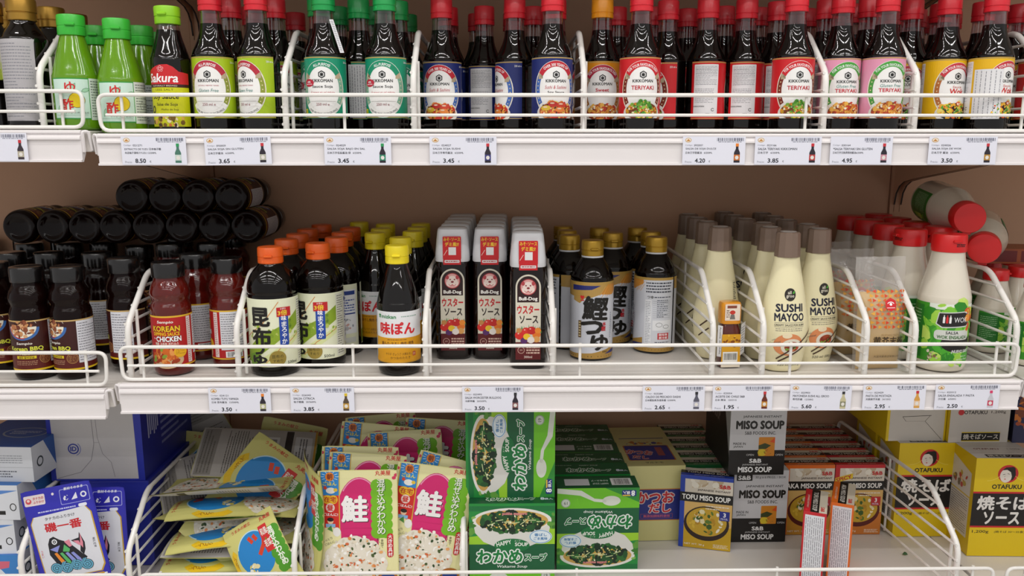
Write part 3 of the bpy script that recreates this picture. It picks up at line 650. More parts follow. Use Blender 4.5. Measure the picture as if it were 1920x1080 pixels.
for P in ([(-40, 40), (-10, 60), (14, 92)], [(-6, 6), (14, 26), (44, 44)]): cv.path(P, .9, '#d88a3a', 3)
cv.t('昆', -12, 71, 25, '#141210', w=26, b=.05, L=5); cv.t('布', -12, 43, 25, '#141210', w=28, b=.05, L=5); cv.t('つ', -18, 24, 12, '#141210', w=20, b=.06, L=5); cv.t('ゆ', -16, 10, 13, '#141210', w=22, b=.06, L=5)
cv.rrect(14, 30, 27, 74, 2, '#2148a8', 5); cv.vt('味まろやか', 20.5, 72, 7, '#ffffff', pitch=8.2, b=.03, L=6)
cv.rect(11, 71, 31, 84, '#c41e26', 6); cv.t('3倍', 19, 76.4, 7, '#f5d23a', w=13, b=.04, L=7); cv.t('お得な', 20, 82, 2.6, '#ffffff', L=7); cv.vt('だしが', 30, 66, 3.6, '#2a6a2a', b=.02, L=6)
cv.ell(10, 12, 11.5, 11, '#a08a3a', 5, 26); cv.t('昆布の', 10, 15, 5, '#3a3410', w=15, L=6); cv.t('すめり', 10, 8.6, 4, '#3a3410', w=13, L=6)
cv.t('500ml', 31, 4.6, 4.2, '#222222', w=15, L=5)
cv.rect(44, 2, 60, 94, '#dfe0d0', 3); cv.small(46, 5, 58, 92, '#6a6a60', 26, .35, 4, 8)
cv.rect(62, 20, 100, 88, '#eceef0', 3); cv.rect(64, 80, 98, 86, '#26408a', 4); cv.small(65, 54, 97, 78, '#3a56a0', 6, .45, 4, 2); cv.rect(64, 50, 98, 52, '#26408a', 4); cv.blobs(80, 34, 14, 9, ['#b9b9bc', '#d2a8a0', '#9aa0a8'], 22, 1.5, 3.5, 4, 3); cv.rect(64, 6, 98, 14, '#d8dcd4', 3)
kom_l = cv.build('label', on_lathe(O_PROF, 14, .12), 3)
KOM = proto('soup_base_bottle', ('sauce_body', lathe('sauce_body', O_PROF, PET, 40, 60)), ('cap', flip_cap('cap', O_CAP, '#f0631a', (17.5, 167))), ('label', kom_l))
for px, py, rz, l in ((502, 707, 4, 'orange-capped soup base bottle foremost, big black lettering'), (588, 690, -22, 'orange-capped soup base bottle second, its label turned left'), (640, 666, -108, 'orange-capped soup base bottle showing its back panel')):
    put(KOM, pb(px, py, .035), R(rz), l, 'bottle', 'orange-capped soup base bottles')
for px, py in ((525, 448), (548, 437), (580, 432), (600, 424), (640, 437), (656, 429)):
    put(KOM, pc(px, py, .179), R(rr.uniform(-40, 40)), 'orange-capped soup base bottle in the rows behind', 'bottle', 'orange-capped bottles in the back rows')
# ---- yellow-capped citrus sauce
P_PROF = smooth_prof([(24, 0), (28, 2), (30, 8), (30, 40), (30, 96), (29.4, 103), (27, 114), (23.5, 126), (19.5, 138), (15.6, 149), (14, 155), (13.8, 160)], 3)
P_CAP = [(15.6, 156), (16.6, 157), (16.6, 165), (16.1, 165.6), (16.1, 166.4), (16.8, 167), (16.6, 179), (15.6, 181), (13, 181.4)]
cv = Cv(); cv.rect(-62, 0, 62, 73, '#e8e9ec', 0); cv.rect(-62, 1, 62, 36, '#e0a012', 1); cv.rect(-62, 0, 62, 1.2, '#b98a30', 2)
cv.t('mizkan', -12, 66, 5, '#2d8a4c', w=22, b=.03, L=2); cv.ell(-27, 67.2, 2.6, 1.6, '#2d8a4c', 2); cv.line(-29.4, 64.5, -24.6, 64.5, 1, '#2d8a4c', 2); cv.line(-27, 63, -27, 67, 1, '#2d8a4c', 2); cv.small(6, 64.6, 30, 67.6, '#8aa89a', 1, .4, 2, 4)
cv.t('味ぽん', 0, 49.5, 17, '#d51f2b', w=52, b=.05, L=2); cv.t('鍋もの･おろし焼肉･焼魚', 0, 28, 5.2, '#5a2a08', w=48, b=.02, L=2); cv.t('サラダ･ぎょうざ･大根おろし', 2, 13, 3.8, '#5a2a08', w=38, b=.01, L=2); cv.t('かつおのたたき', 4, 7.6, 3.6, '#5a2a08', w=28, b=.01, L=2); cv.small(-14, 32, 14, 34.6, '#8a5a20', 1, .4, 2)
cv.rrect(22, 9, 27.5, 15, .6, '#c23a26', 2); cv.t('酢', 24.7, 12, 4, '#f0d0a0', L=3)
cv.rect(-62, 6, -38, 70, '#d9dadd', 3); cv.small(-60, 10, -40, 66, '#77777c', 16, .3, 4)
pon_l = cv.build('label', on_lathe(P_PROF, 19, .12), 3)
PON = proto('citrus_sauce_bottle', ('sauce_body', lathe('sauce_body', P_PROF, SOY, 40, 60)), ('cap', flip_cap('cap', P_CAP, '#f2dc1e', (16.6, 168))), ('label', pon_l))
for px, py, rz, l in ((745, 706, 2, 'yellow-capped citrus sauce bottle foremost, red lettering facing out'), (686, 654, -26, 'yellow-capped citrus sauce bottle set back beside the orange caps')):
    put(PON, pb(px, py, .0305), R(rz), l, 'bottle', 'yellow-capped citrus sauce bottles')
for px, py in ((749, 446), (760, 434), (768, 427), (774, 421)):
    put(PON, pc(px, py, .1815), R(rr.uniform(-40, 40)), 'yellow-capped bottle in the file behind the foremost one', 'bottle', 'yellow-capped file behind the foremost bottle')
for px, py in ((709, 430), (724, 421), (665, 417)):
    put(PON, pc(px, py, .1815), R(rr.uniform(-40, 40)), 'yellow-capped bottle in the file beside the orange caps', 'bottle', 'yellow-capped file beside the orange caps')
# ---- white-capped square worcester bottles
SQ = (4.2, 1.0, .94)
W_PROF = [(22, 0), (24.6, 1), (26, 4), (26.4, 10), (26.4, 60), (26, 100), (25.6, 138), (24.8, 146), (23, 150)]
W_CAP = [(25.4, 148), (26.0, 149), (25.6, 160), (24, 178), (22.4, 192), (21.6, 195.4), (19, 197)]
cv = Cv()
P = [(-18, 0), (18, 0), (18, 106)] + [(18*math.cos(R(a)), 106+18*math.sin(R(a))) for a in range(10, 171, 10)] + [(-18, 106)]
cv.poly(P, '#dcd6c4', 0)
P = [(-15.6, 84), (15.6, 84), (15.6, 106)] + [(15.6*math.cos(R(a)), 106+15.6*math.sin(R(a))) for a in range(10, 171, 10)] + [(-15.6, 106)]
cv.poly(P, '#2a0c0e', 1); cv.ell(0, 106, 11.6, 11.6, '#e3a8a4', 2, 28); cv.arc(0, 106, 11.6, 11.6, 1.1, '#b8424a', 0, 360, 3, 28)
for x, y, rx, ry, c, L in ((0, 107, 7.5, 6.5, '#f2ddd4', 3), (-5, 102, 4.2, 4.6, '#f2ddd4', 3), (4.6, 102.4, 4.4, 4.6, '#f2ddd4', 3), (-7.2, 111, 2.4, 3, '#b8424a', 4), (7.2, 111, 2.4, 3, '#b8424a', 4), (-3.2, 108, 1.2, 1, '#8a2a34', 4), (3.2, 108, 1.2, 1, '#8a2a34', 4), (0, 104.4, 2.2, 1.5, '#8a2a34', 4)): cv.ell(x, y, rx, ry, c, L, 14)
cv.arc(-2.6, 101.5, 3, 3, .7, '#b8424a', 190, 350, 5, 10); cv.arc(2.6, 101.5, 3, 3, .7, '#b8424a', 190, 350, 5, 10)
cv.t('Bull-Dog', 0, 88.6, 6.2, '#f4f0ea', w=26, b=.05, L=2)
cv.t('ウスター', 0, 73.5, 12, '#c4222a', w=31, b=.05, L=1); cv.t('ソース', 1, 59, 10.5, '#2a1a14', w=26, b=.04, L=1)
cv.rect(-18, 0, 18, 26, '#5e0f14', 1)
for i in range(13):
    x = -17+i*2.8; cv.poly([(x, 40), (x+3, 40), (x+1.5+random.uniform(-2, 2), 50+random.uniform(-2, 3))], ('#4d8a2c', '#6fa83c', '#3a6e22')[i % 3], 1)
for x, y, r, c in ((-12, 36, 7, '#d62a22'), (-3, 42, 6, '#d8302a'), (5, 43, 6.4, '#c92420'), (-2, 34, 5, '#f0c82c'), (12, 37, 6, '#e87a22'), (-6, 28, 5, '#582a6a'), (4, 29, 5.2, '#eee6e0'), (12, 30, 5, '#e2a55a'), (-13, 43, 4, '#c98a4a'), (14, 43, 4.5, '#f09030')):
    cv.ell(x, y, r, r*.92, c, 2+.1*(x % 3), 16)
for x, y in ((-14, 38.5), (-5, 44), (3, 45.5)): cv.ell(x, y, 1.3, 1, '#f6b8a8', 4, 8)
cv.arc(-10, 14, 5, 5, .7, '#d8b8a8', 0, 360, 2, 20); cv.t('JAS', -10, 14, 2.6, '#d8b8a8', b=.02, L=2); cv.small(-2.5, 8, 16.5, 20, '#d8b8a8', 3, .55, 2, 3); cv.t('300ml', 0, 4, 3.4, '#e8d8cc', b=.02, L=2)
def on_flat_sq(prof, z0, e0=.15): return lambda u, v, e: Vector((u, -(rad_at(prof, v+z0)*.94+e+e0), v+z0))/1000
bull_l = cv.build('label', on_flat_sq(W_PROF, 14), None, 6)
cv = Cv(); cv.rrect(-13.5, 8, 13.5, 42, 1.5, '#cf1f26', 0); cv.rect(-13, 0, 13, 12, '#cf1f26', 0); cv.t('みそ･ソース', 0, 37.6, 5.2, '#f7d23a', w=24, b=.03, L=1); cv.t('デミ風!?', 0, 30.4, 6, '#f7d23a', w=20, b=.04, L=1); cv.rect(-5, 14.5, 6, 26, '#eeeeee', 1); cv.line(-12, 14, -7, 22, .8, '#f7d2c8', 1); cv.rrect(-11, 3, 11, 7, 1, '#eeeeee', 1); cv.small(-9.5, 3.6, 9.5, 6.4, '#b03a3a', 1, .5, 2)
tagfn = lambda u, v, e: Vector((u, -(max(rad_at(W_CAP, v+144)*.94, 24.2)+e+.5), v+144))/1000
bull_t = cv.build('neck_tag', tagfn, None, 4)
BUL = proto('worcester_sauce_bottle', ('bottle_body', lathe('bottle_body', W_PROF, M('#120504', .1, spec=.5), 48, 50, sq=SQ)), ('cap', lathe('cap', W_CAP, M('#dfe0e4', .3, coat=.2), 48, 40, sq=SQ)), ('label', bull_l), ('neck_tag', bull_t))
for c, (px, py, word) in enumerate(((850, 674, 'leftmost'), (919, 674, 'middle'), (990, 692, 'rightmost and foremost'))):
    q = pb(px, py, .026)
    put(BUL, q, 0, 'white-capped worcester sauce bottle with red neck tag, %s of the three' % word, 'bottle', 'white-capped worcester sauce bottles')
    for k in range(1, 5):
        put(BUL, (q.x+.0015*k, q.y+.0525*k, Z2), 0, 'white-capped worcester bottle in the file behind the %s one' % word.split()[0], 'bottle', 'worcester file behind the %s bottle' % word.split()[0])
# ---- gold-capped bonito soup base
T_PROF = smooth_prof([(27, 0), (31, 1.6), (32.3, 6), (32.3, 14), (32.3, 60), (32.3, 118), (30.5, 127), (26, 137), (20.5, 146), (16.4, 152), (15, 156)], 3)
T_CAP = [(15.8, 155), (16.6, 156), (16.6, 163), (16, 163.6), (16, 164.4), (16.8, 165), (16.4, 176), (15.4, 178), (13, 178.4)]
cv = Cv(); cv.rect(-100, 0, 100, 116, '#d3d6df', 0); cv.rect(-100, 112, 100, 116, '#b89448', 1); cv.rect(-100, 0, 100, 7, '#b08a42', 1)
cv.poly([(-100, 112), (-100, 98), (-30, 100), (-10, 92), (14, 100), (44, 112)], '#bb9650', 1); cv.poly([(-38, 111), (-38, 103), (-6, 105), (8, 111)], '#2a2f74', 2); cv.poly([(8, 98), (30, 96), (50, 106), (50, 112), (20, 112)], '#cf8a32', 2); cv.poly([(-36, 96), (-36, 88), (-24, 84), (-14, 94)], '#bb9650', 1)
for i in range(14): x = 6+i*3; cv.line(x, 98-random.uniform(0, 6), x+10, 110, .7, '#e3a552', 3)
cv.poly([(-30, 7), (50, 7), (50, 22), (20, 14), (-4, 9)], '#b08a42', 1); cv.poly([(16, 7), (50, 7), (50, 13), (30, 12)], '#2a2f74', 2)
cv.t('♥', -20, 93, 6, '#d8282c', L=3); cv.rect(-23, 88, -17, 89.4, '#d8282c', 3)
cv.t('鰹', 1, 77, 34, '#16130f', w=38, b=.045, rot=-4, L=5); cv.t('つ', -5, 48, 19, '#16130f', w=32, b=.07, rot=-4, L=5); cv.t('ゆ', 8, 25, 23, '#16130f', w=27, b=.06, rot=-6, L=5)
cv.t('本', 14, 53, 6, '#c42a34', b=.04, L=6); cv.t('鰹', 13, 46, 7, '#c42a34', b=.04, L=6)
cv.rect(-26, 32, -21, 58, '#6a5030', 3); cv.small(-25, 33, -22, 57, '#d8c898', 6, .5, 4); cv.t('500ml', 16, 10.5, 2.6, '#4a3a1a', L=4); cv.t('かつおだし', 30, 50, 3, '#33405a', rot=-90, L=3); cv.small(26, 30, 29, 70, '#77809a', 14, .4, 3)
cv.rect(52, 8, 98, 112, '#d8dbe2', 3); cv.small(55, 92, 95, 110, '#333846', 4, .45, 4, 4); cv.t('つゆ', 62, 86, 4.5, '#16130f', b=.04, L=4); cv.small(68, 84, 94, 88, '#444a5a', 1, .4, 4)
for i in range(9):
    cv.rect(66, 54+i*3.2, 94, 54.3+i*3.2, '#666c7a', 4); cv.small(72, 54.8+i*3.2, 90, 56.6+i*3.2, '#565c6a', 1, .6, 4, i)
cv.rect(54, 10, 64, 82, '#eceef2', 4); cv.small(55, 12, 63, 80, '#8a8f9c', 26, .3, 5, 7)
cv.rect(66, 34, 96, 50, '#eef0f3', 4); cv.arc(76, 43, 5, 3.4, .5, '#555555', 0, 360, 5); cv.arc(87, 40, 5, 3, .6, '#777777', 0, 360, 5); cv.rect(74, 20, 92, 30, '#c8242c', 4); cv.t('開栓後', 83, 27.4, 3.6, '#ffffff', w=14, b=.02, L=5); cv.t('要冷蔵', 83, 22.6, 3.6, '#ffffff', w=14, b=.02, L=5); cv.small(70, 11, 94, 17, '#444a5a', 2, .4, 4)
tsu_l = cv.build('label', on_lathe(T_PROF, 3, .12), 3, 8)
TSU = proto('bonito_soup_bottle', ('sauce_body', lathe('sauce_body', T_PROF, PET, 40, 60)), ('neck_ring', lathe('neck_ring', [(15, 152.6), (16.4, 153), (16.4, 155.4), (15, 156)], M('#d9dade', .4), 28, 40)), ('cap', flip_cap('cap', T_CAP, '#b8902a', (16.6, 166), metal=.55, rough=.3)), ('label', tsu_l))
for px, py, rz, l in ((1112, 677, 4, 'gold-capped soup base bottle foremost, big brush lettering facing out'), (1163, 645, 2, 'gold-capped soup base bottle behind, lettering half hidden'), (1232, 664, -132, 'gold-capped soup base bottle showing its printed back label')):
    put(TSU, pb(px, py, .0325), R(rz), l, 'bottle', 'gold-capped soup base bottles')
for px, py in ((1068, 441), (1060, 433), (1052, 427), (1122, 428), (1206, 436), (1197, 428)):
    put(TSU, pc(px, py, .178), R(rr.choice((-120, 0, 150))), 'gold-capped soup base bottle in the rows behind', 'bottle', 'gold-capped bottles in the back rows')
# ---- pale mayonnaise bottles
MY = (2.0, 1.0, .74)
M_PROF = smooth_prof([(23, 0), (26.5, 1.5), (28.5, 6), (32.5, 28), (35.4, 48), (36, 60), (34.6, 76), (30.6, 96), (25.6, 122), (21, 144), (18.4, 158), (17.6, 164)], 3)
MC = [(17.6, 163.4), (18.2, 164), (17.6, 180), (16.8, 196.5), (15.4, 198), (12, 198.4)]
def on_ell(prof, z0, e0=.15):
    def fn(u, v, e):
        r = rad_at(prof, v+z0); a = u/max(r, 5); x, y = r*math.sin(a), r*.74*math.cos(a)
        n = Vector((x, y/(.74**2), 0)); n.normalize()
        return Vector((x+n.x*(e+e0), -(y+n.y*(e+e0)), v+z0))/1000
    return fn
def mayo_front(cv):
    cv.ell(0, 110, 8, 9, '#2c2620', 0, 26); cv.t('all', -1, 113, 4.4, '#ece6d4', b=.02, L=1); cv.t('groo', 0, 107, 4.4, '#ece6d4', w=11, b=.02, L=1); cv.poly([(3, 112), (6, 116), (6.4, 112.4), (4.4, 111)], '#4fae3a', 1)
    cv.t('SUSHI', 0, 91.5, 10.5, '#1a1c33', w=40, b=.045, L=0); cv.t('MAYOO', 0, 78.5, 10.5, '#1a1c33', w=44, b=.045, L=0)
    cv.rect(-22, 70.6, 22, 71, '#555555', 0); cv.t('CREAMY SAUCE FOR SUSHI', 0, 67.6, 2.8, '#2b2b38', w=44, b=.02, L=0); cv.rect(-22, 64.6, 22, 65, '#555555', 0); cv.small(-20, 58, 20, 63.6, '#8a867a', 2, .3, 0, 3)
    cv.ell(0, 39, 22, 16, '#e2905c', 0, 30); cv.ell(-3, 52.4, 7, 4, '#f2e3c0', 1, 18); cv.ell(5, 36, 16, 11.5, '#e8e2d2', 1.5, 26); cv.ell(5, 36, 11, 7.6, '#a84a2c', 2.5, 20); cv.blobs(5, 36, 9, 6, ['#c24a2c', '#7aa83c', '#d88a5a', '#8a3420'], 16, 1.5, 3.4, 3, 6)
    cv.line(-16, 18, 46, 62, 2, '#4a3424', 6); cv.line(-13, 14, 46, 47, 2.2, '#4a3424', 6); cv.t('with', -22, 46, 2.2, '#8a867a', rot=20, L=3); cv.t('Gourmet', -20, 42, 3.2, '#6a665a', rot=12, sh=.2, L=3); cv.t('520 ml･500 g', 4, 9, 5, '#2b2b2b', w=34, sh=.1, L=0)
cv = Cv(); mayo_front(cv); may_f = cv.build('front_print', on_ell(M_PROF, 2), 3, 6, .1)
cv = Cv()
for k in (0, 1): cv.path([(-38+i*2, 48-k*14+i*1.5) for i in range(10)], 2.2, '#4a3424', 0)
mback = lambda u, v, e, f=on_ell(M_PROF, 2): (lambda p: Vector((-p.x, -p.y, p.z)))(f(u, v, e))
may_k = cv.build('stroke_print', mback, 3, 6, .1); cv = Cv(); cv.rect(18, 58, 27, 118, '#ded6b0', 0)
for i in range(22): cv.rect(19, 59+i*2.6, 26-(i % 3)*1.6, 60.2+i*2.6, '#5c5848', 1)
may_b = cv.build('back_print', mback, 3, 6, .1)
MAYC = lathe('cap', MC, M('#857062', .35, metal=.15), 12, 20, sq=(2, 1, .92))
MAY = proto('mayonnaise_bottle', ('bottle_body', lathe('bottle_body', M_PROF, M('#efe6bc', .35, coat=.25), 40, 60, sq=MY)), ('cap', MAYC, [('cap_disc', lathe('cap_disc', [(11, 198.4), (11.4, 198.9), (10.6, 199.2)], M('#c9c3c0', .3, metal=.3), 20, 40))]), ('front_print', may_f), ('back_print', may_b), ('stroke_print', may_k))
for px, py, rz, l in ((1474, 700, 2, 'mayonnaise bottle foremost, dark lettering facing out'), (1531, 683, 14, 'mayonnaise bottle right behind the foremost, lettering partly hidden'), (1325, 676, 185, 'mayonnaise bottle showing its plain back, left of the chilli oil'), (1418, 672, 20, 'mayonnaise bottle behind the wires right of the chilli oil')):
    put(MAY, pb(px, py, .027), R(rz), l, 'bottle', 'pale mayonnaise bottles')
for px, py in ((1306, 414), (1290, 408), (1270, 403)):
    put(MAY, pc(px, py, .199), R(180), 'mayonnaise bottle in the file behind the plain-backed one', 'bottle', 'mayonnaise file behind the plain-backed bottle')
for px, py in ((1404, 416), (1381, 410), (1356, 405), (1346, 401), (1478, 413), (1498, 417), (1441, 407), (1420, 402)):
    put(MAY, pc(px, py, .199), R(rr.uniform(-10, 10)), 'mayonnaise bottle in the back rows of the wide file', 'bottle', 'mayonnaise bottles in the back rows')
# ---- small chilli oil bottle in shrink film
SQ2 = (3.6, 1.0, .85)
C_PROF = [(13, 0), (15.2, 1), (15.6, 4), (15.6, 50), (15, 55), (12.5, 62), (11, 66), (11, 68)]
cv = Cv(); cv.rect(-14, 6, 14, 50, '#e0a41c', 0); cv.blobs(0, 40, 12, 9, ['#c87a10', '#8a4a0c', '#f0c040'], 26, 1, 2.6, 1, 2); cv.rect(-12, 9, 10, 24, '#f4f2ec', 2); cv.bars(-10.5, 12, 8.5, 22, L=3); cv.rect(-14, 1, 14, 5, '#efe4d0', 0)
chl = cv.build('label', lambda u, v, e: Vector((u, -(13.4+e), v))/1000, None, None)
cv = Cv(); cv.rrect(-11, 70, 11, 94, 1, '#ecdccc', 0); cv.rect(-8, 88, 6, 92, '#8a4a3a', 1); cv.ell(0, 82, 4, 3, '#c8382c', 1); cv.poly([(-4, 72), (4, 72), (2.6, 79), (-2.6, 79)], '#7a7470', 2); cv.small(-9, 74, -4, 86, '#6a4a3a', 4, .4, 1)
chp = cv.build('film_print', lambda u, v, e: Vector((u, -(12.9+e), v))/1000, None, None)
def flag(s): # paper tags folded out at either side
    cv = Cv(); cv.rect(0, 0, 17, 46, '#e9e9ec', 0)
    if s < 0: cv.t('Aceite de chile', 9, 24, 4.4, '#33333a', rot=-90, w=40, b=.02, L=1)
    else: cv.small(2, 4, 15, 42, '#77777c', 10, .3, 1)
    return cv.build('paper_flap', lambda u, v, e: Vector((s*(13+u*.55), -(14-u*.5)-e, 18+v+u*.2 if s > 0 else 18+v+u*.1))/1000 if s > 0 else Vector((-(13+(17-u)*.5), -(12+(17-u)*.2)-e, 16+v+(17-u)*.15))/1000, None, None)
CHI = proto('chilli_oil_bottle', ('bottle_body', lathe('bottle_body', C_PROF, M('#571408', .1, coat=.8), 36, 50, sq=SQ2)), ('film_cap', lathe('film_cap', [(12.5, 64), (15, 65), (15.2, 72), (15, 92), (13.6, 95.5), (10, 96.5)], M('#e2951a', .25, coat=.5), 36, 50, sq=SQ2)), ('label', chl), ('film_print', chp), ('paper_flap', flag(-1)), ('paper_flap', flag(1)))
put(CHI, pb(1368, 690, .014), R(4), 'small chilli oil bottle with orange film cap between two wire dividers', 'bottle')
# ---- mustard bags: clear film, paste, printed triangles
def pouch_mesh(name, w, h, th, mat, nx=12, nz=16, ruffle=0.0, seed=1, z0=0.0, top=1.0):
    bm = bmesh.new(); rnd = random.Random(seed); G = {}
    for side in (-1, 1):
        for i in range(nx+1):
            for j in range(nz+1):
                u, v = i/nx*2-1, j/nz
                b = (max(0, 1-abs(u)**2.6))**.6*(1-abs(2*v-1)**3.2)
                if v > .5: b *= 1-(1-top)*(v-.5)*2
                q = rnd.uniform(-1, 1)*ruffle*(.4+v)
                if (i in (0, nx) or j in (0, nz)) and side == 1: G[(1, i, j)] = G[(-1, i, j)]; continue
                G[(side, i, j)] = bm.verts.new((u*w/2+q*.4, side*th/2*b+q, z0+v*h+q*.3))
    for side in (-1, 1):
        for i in range(nx):
            for j in range(nz):
                f = [G[(side, i, j)], G[(side, i+1, j)], G[(side, i+1, j+1)], G[(side, i, j+1)]]
                bm.faces.new(f if side == -1 else f[::-1])
    return finish(bm, name, mat, 80)
FILM = M('#e8e4e0', .08, coat=1.0, alpha=.22)
paste = pouch_mesh('mustard_paste', .064, .112, .042, M('#d4ab52', .3, coat=.4, noise=.1, scale=30), seed=2)
film = pouch_mesh('film_bag', .074, .165, .052, FILM, 14, 20, .0012, 4, -.003, .35)
cv = Cv(); rnd = random.Random(9)
for j in range(9):
    for i in range(9):
        x, y = -27+i*6.6+(3.3 if j % 2 else 0), 62+j*6.2
        c = ('#e07a22', '#d8401f', '#e8a83a', '#d85a20')[(i+j*2) % 4]
        cv.poly([(x, y), (x+5, y+2.6), (x, y+5.4)] if (i+j) % 3 else [(x+5, y), (x+5, y+5.4), (x, y+2.8)], c, 0)
P = [(4+9*math.cos(R(a+30)), 96+9.6*math.sin(R(a+30))) for a in range(0, 360, 60)]; cv.poly(P, '#d3242a', 1); cv.arc(4, 97, 5, 3, 1.1, '#ffffff', 0, 180, 2); cv.ell(4, 96.4, 2, 2, '#ffffff', 2); cv.rect(-2, 91, 10, 92, '#f6d8d8', 2)
cv.t('黄芥末酱', 3, 45, 11, '#3a2a18', w=44, b=.03, L=1); cv.t('MUSTARD PASTE', 4, 53, 2.6, '#8a6a3a', w=26, L=1); cv.t('大连天鹅食品有限公司', 4, 21, 3.4, '#4a3a20', w=38, L=1)
def on_bag(u, v, e):
    uu = max(-1, min(1, u/37)); vv = (v+3)/165; b = (max(0, 1-abs(uu)**2.6))**.6*(1-abs(2*vv-1)**3.2)
    if vv > .5: b *= 1-.65*(vv-.5)*2
    return Vector((u, -26*b-1.6-e, v))/1000
bagp = cv.build('bag_print', on_bag, 5, 8)
MUS = proto('mustard_bag', ('mustard_paste', paste), ('film_bag', film), ('bag_print', bagp))
put(MUS, pb(1660, 700, .026), R(4), 'clear bag of yellow mustard paste with orange triangle print, in front', 'bag', 'mustard paste bags', rx=R(-4))
for px, py, l in ((1600, 672, 'mustard paste bag behind the wires left of the front one'), (1585, 645, 'mustard paste bag furthest back under the red caps')):
    put(MUS, pb(px, py, .026), R(rr.uniform(-8, 8)), l, 'bag', 'mustard paste bags', rx=R(-6))
# ---- white salad dressing with red caps
D_PROF = smooth_prof([(28, 0), (32.5, 2), (34.8, 8), (35, 16), (35, 60), (35, 102), (34, 110), (31, 124), (26.5, 142), (23, 158), (21.6, 168), (21.4, 172)], 3)
D_CAP = [(22.4, 170), (23.2, 170.6), (23.4, 174), (22.8, 192.5), (21.6, 194.5), (18, 195)]
cv = Cv(); cv.rect(-80, 0, 80, 84, '#3c9a26', 0); cv.rect(-34, 76, 80, 84, '#e9efe4', .5); rnd = random.Random(5)
cv.blobs(0, 42, 44, 44, ['#4cae2c', '#7cc83a', '#2c8a20', '#a4d84a', '#c8e86a'], 90, 5, 12, 1, 21)
cv.blobs(24, 64, 12, 14, ['#e0582a', '#d8381f', '#f09a3a', '#e8c23a'], 22, 3, 7, 4.5, 22); cv.blobs(-26, 8, 8, 10, ['#e6dcc8', '#c9bda0', '#8a6a4a'], 18, 1, 2.6, 4.5, 4)
cv.poly([(-24, 55), (-21, 72), (14, 74), (24, 70), (24, 58), (20, 52), (-16, 50)], '#d9d9d9', 6); cv.poly([(-22.6, 56), (-20, 70.8), (13.6, 72.6), (22.6, 69), (22.6, 58.6), (19, 53.4), (-15.4, 51.6)], '#1d1a1a', 7)
for x, c in ((-14, '#eeeeee'), (-10, '#d3282c'), (-6, '#eeeeee')): cv.rrect(x-1.4, 57, x+1.4, 66, .8, c, 8); cv.rect(x-.6, 65, x+.6, 68.6, c, 8)
cv.t('WOK', 9, 62, 7.4, '#f4f4f4', w=20, b=.01, L=8)
cv.ell(8, 28, 24, 13, '#16120f', 5.5, 26); cv.rrect(-25, 33, 25, 47, 5, '#d6d8d2', 6.5); cv.t('SALSA', -2, 43.4, 4, '#2a2a2a', w=17, b=.03, L=7.5); cv.t('WOK ENSALADA', 0, 37, 4.6, '#2f6a24', w=42, b=.04, L=7.5)
cv.t('¡NUEVO SABOR!', 16, 16, 5.4, '#f6f6f6', w=34, b=.03, L=6); cv.t('Salsa para', 20, 9, 3, '#f6f6f6', L=6); cv.t('verduras frescas', 18, 5, 3, '#f6f6f6', w=22, L=6)
cv.rect(40, 4, 80, 80, '#237a28', 6); cv.small(44, 20, 76, 74, '#a8d0a0', 12, .3, 7, 3); cv.rect(-80, 4, -42, 80, '#237a28', 6); cv.small(-76, 20, -46, 74, '#a8d0a0', 12, .3, 7, 5)
dre_l = cv.build('label', on_lathe(D_PROF, 15, .12), 3, None, .07)
cv = Cv(); cv.small(-1, 178, 13, 182.6, '#3a0c0c', 2, .7, 0, 8); dcode = cv.build('date_code', on_lathe(D_CAP, 0, .15), 3)
DRE = proto('salad_dressing_bottle', ('bottle_body', lathe('bottle_body', D_PROF, M('#e2dac9', .22, coat=.6), 40, 60)), ('cap', flip_cap('cap', D_CAP, '#d9191c', (23, 186)), [('date_code', dcode)]), ('label', dre_l))
put(DRE, pb(1773, 700, .0355), R(-2), 'white salad dressing bottle foremost, salad leaves on its label', 'bottle', 'red-capped dressing bottles')
put(DRE, pc(1741, 421, .195), R(-95), 'red-capped dressing bottle directly behind the foremost one', 'bottle', 'red-capped dressing bottles')
put(DRE, pc(1663, 424, .195), R(-85), 'red-capped dressing bottle behind the front mustard bag', 'bottle', 'red-capped dressing bottles')
for px, py in ((1618, 414), (1590, 408), (1566, 403), (1707, 413), (1672, 406), (1637, 402)):
    put(DRE, pc(px, py, .195), R(rr.uniform(60, 120)), 'red-capped dressing bottle in the rows behind the mustard', 'bottle', 'red-capped bottles in the back rows')
def aim(o, frm, to):                          # lay a bottle from its foot towards its cap
    d = (Vector(to)-Vector(frm)); o.rotation_euler = d.to_track_quat('Z', 'Y').to_euler(); o.location = frm
def lying(pcap, Yc, zc, pbase, Yb, l):
    a = atY(pcap, 440, Yc); b_ = atY(pbase, 440, Yb); h = .195
    c = Vector((a.x, Yc, zc)); d = (Vector((b_.x, Yb, zc+.012))-c).normalized()
    o = put(DRE, (0, 0, 0), 0, l, 'bottle', 'dressing bottles lying on top'); aim(o, c+d*h, c)
lying(1816, .118, Z2+.212, 1740, .31, 'red-capped dressing bottle lying on top, cap pointing out')
lying(1848, .122, Z2+.166, 1836, .33, 'red-capped dressing bottle lying lower at the right, cap pointing out')
SM = .66
for px, py, rz, l in ((1872, 664, 60, 'short red-capped dressing jar behind the end divider'), (1918, 655, 30, 'short red-capped dressing jar at the right edge, second row'), (1952, 690, 10, 'short red-capped dressing jar cut by the right edge'), (1860, 628, 40, 'short red-capped dressing jar in the third row at the right'), (1905, 622, 20, 'short red-capped dressing jar furthest back at the right')):
    o = put(DRE, pb(px, py, .027), R(rz), l, 'bottle', 'short dressing jars at the right', name='dressing_jar'); o.scale = (.78, .78, SM)
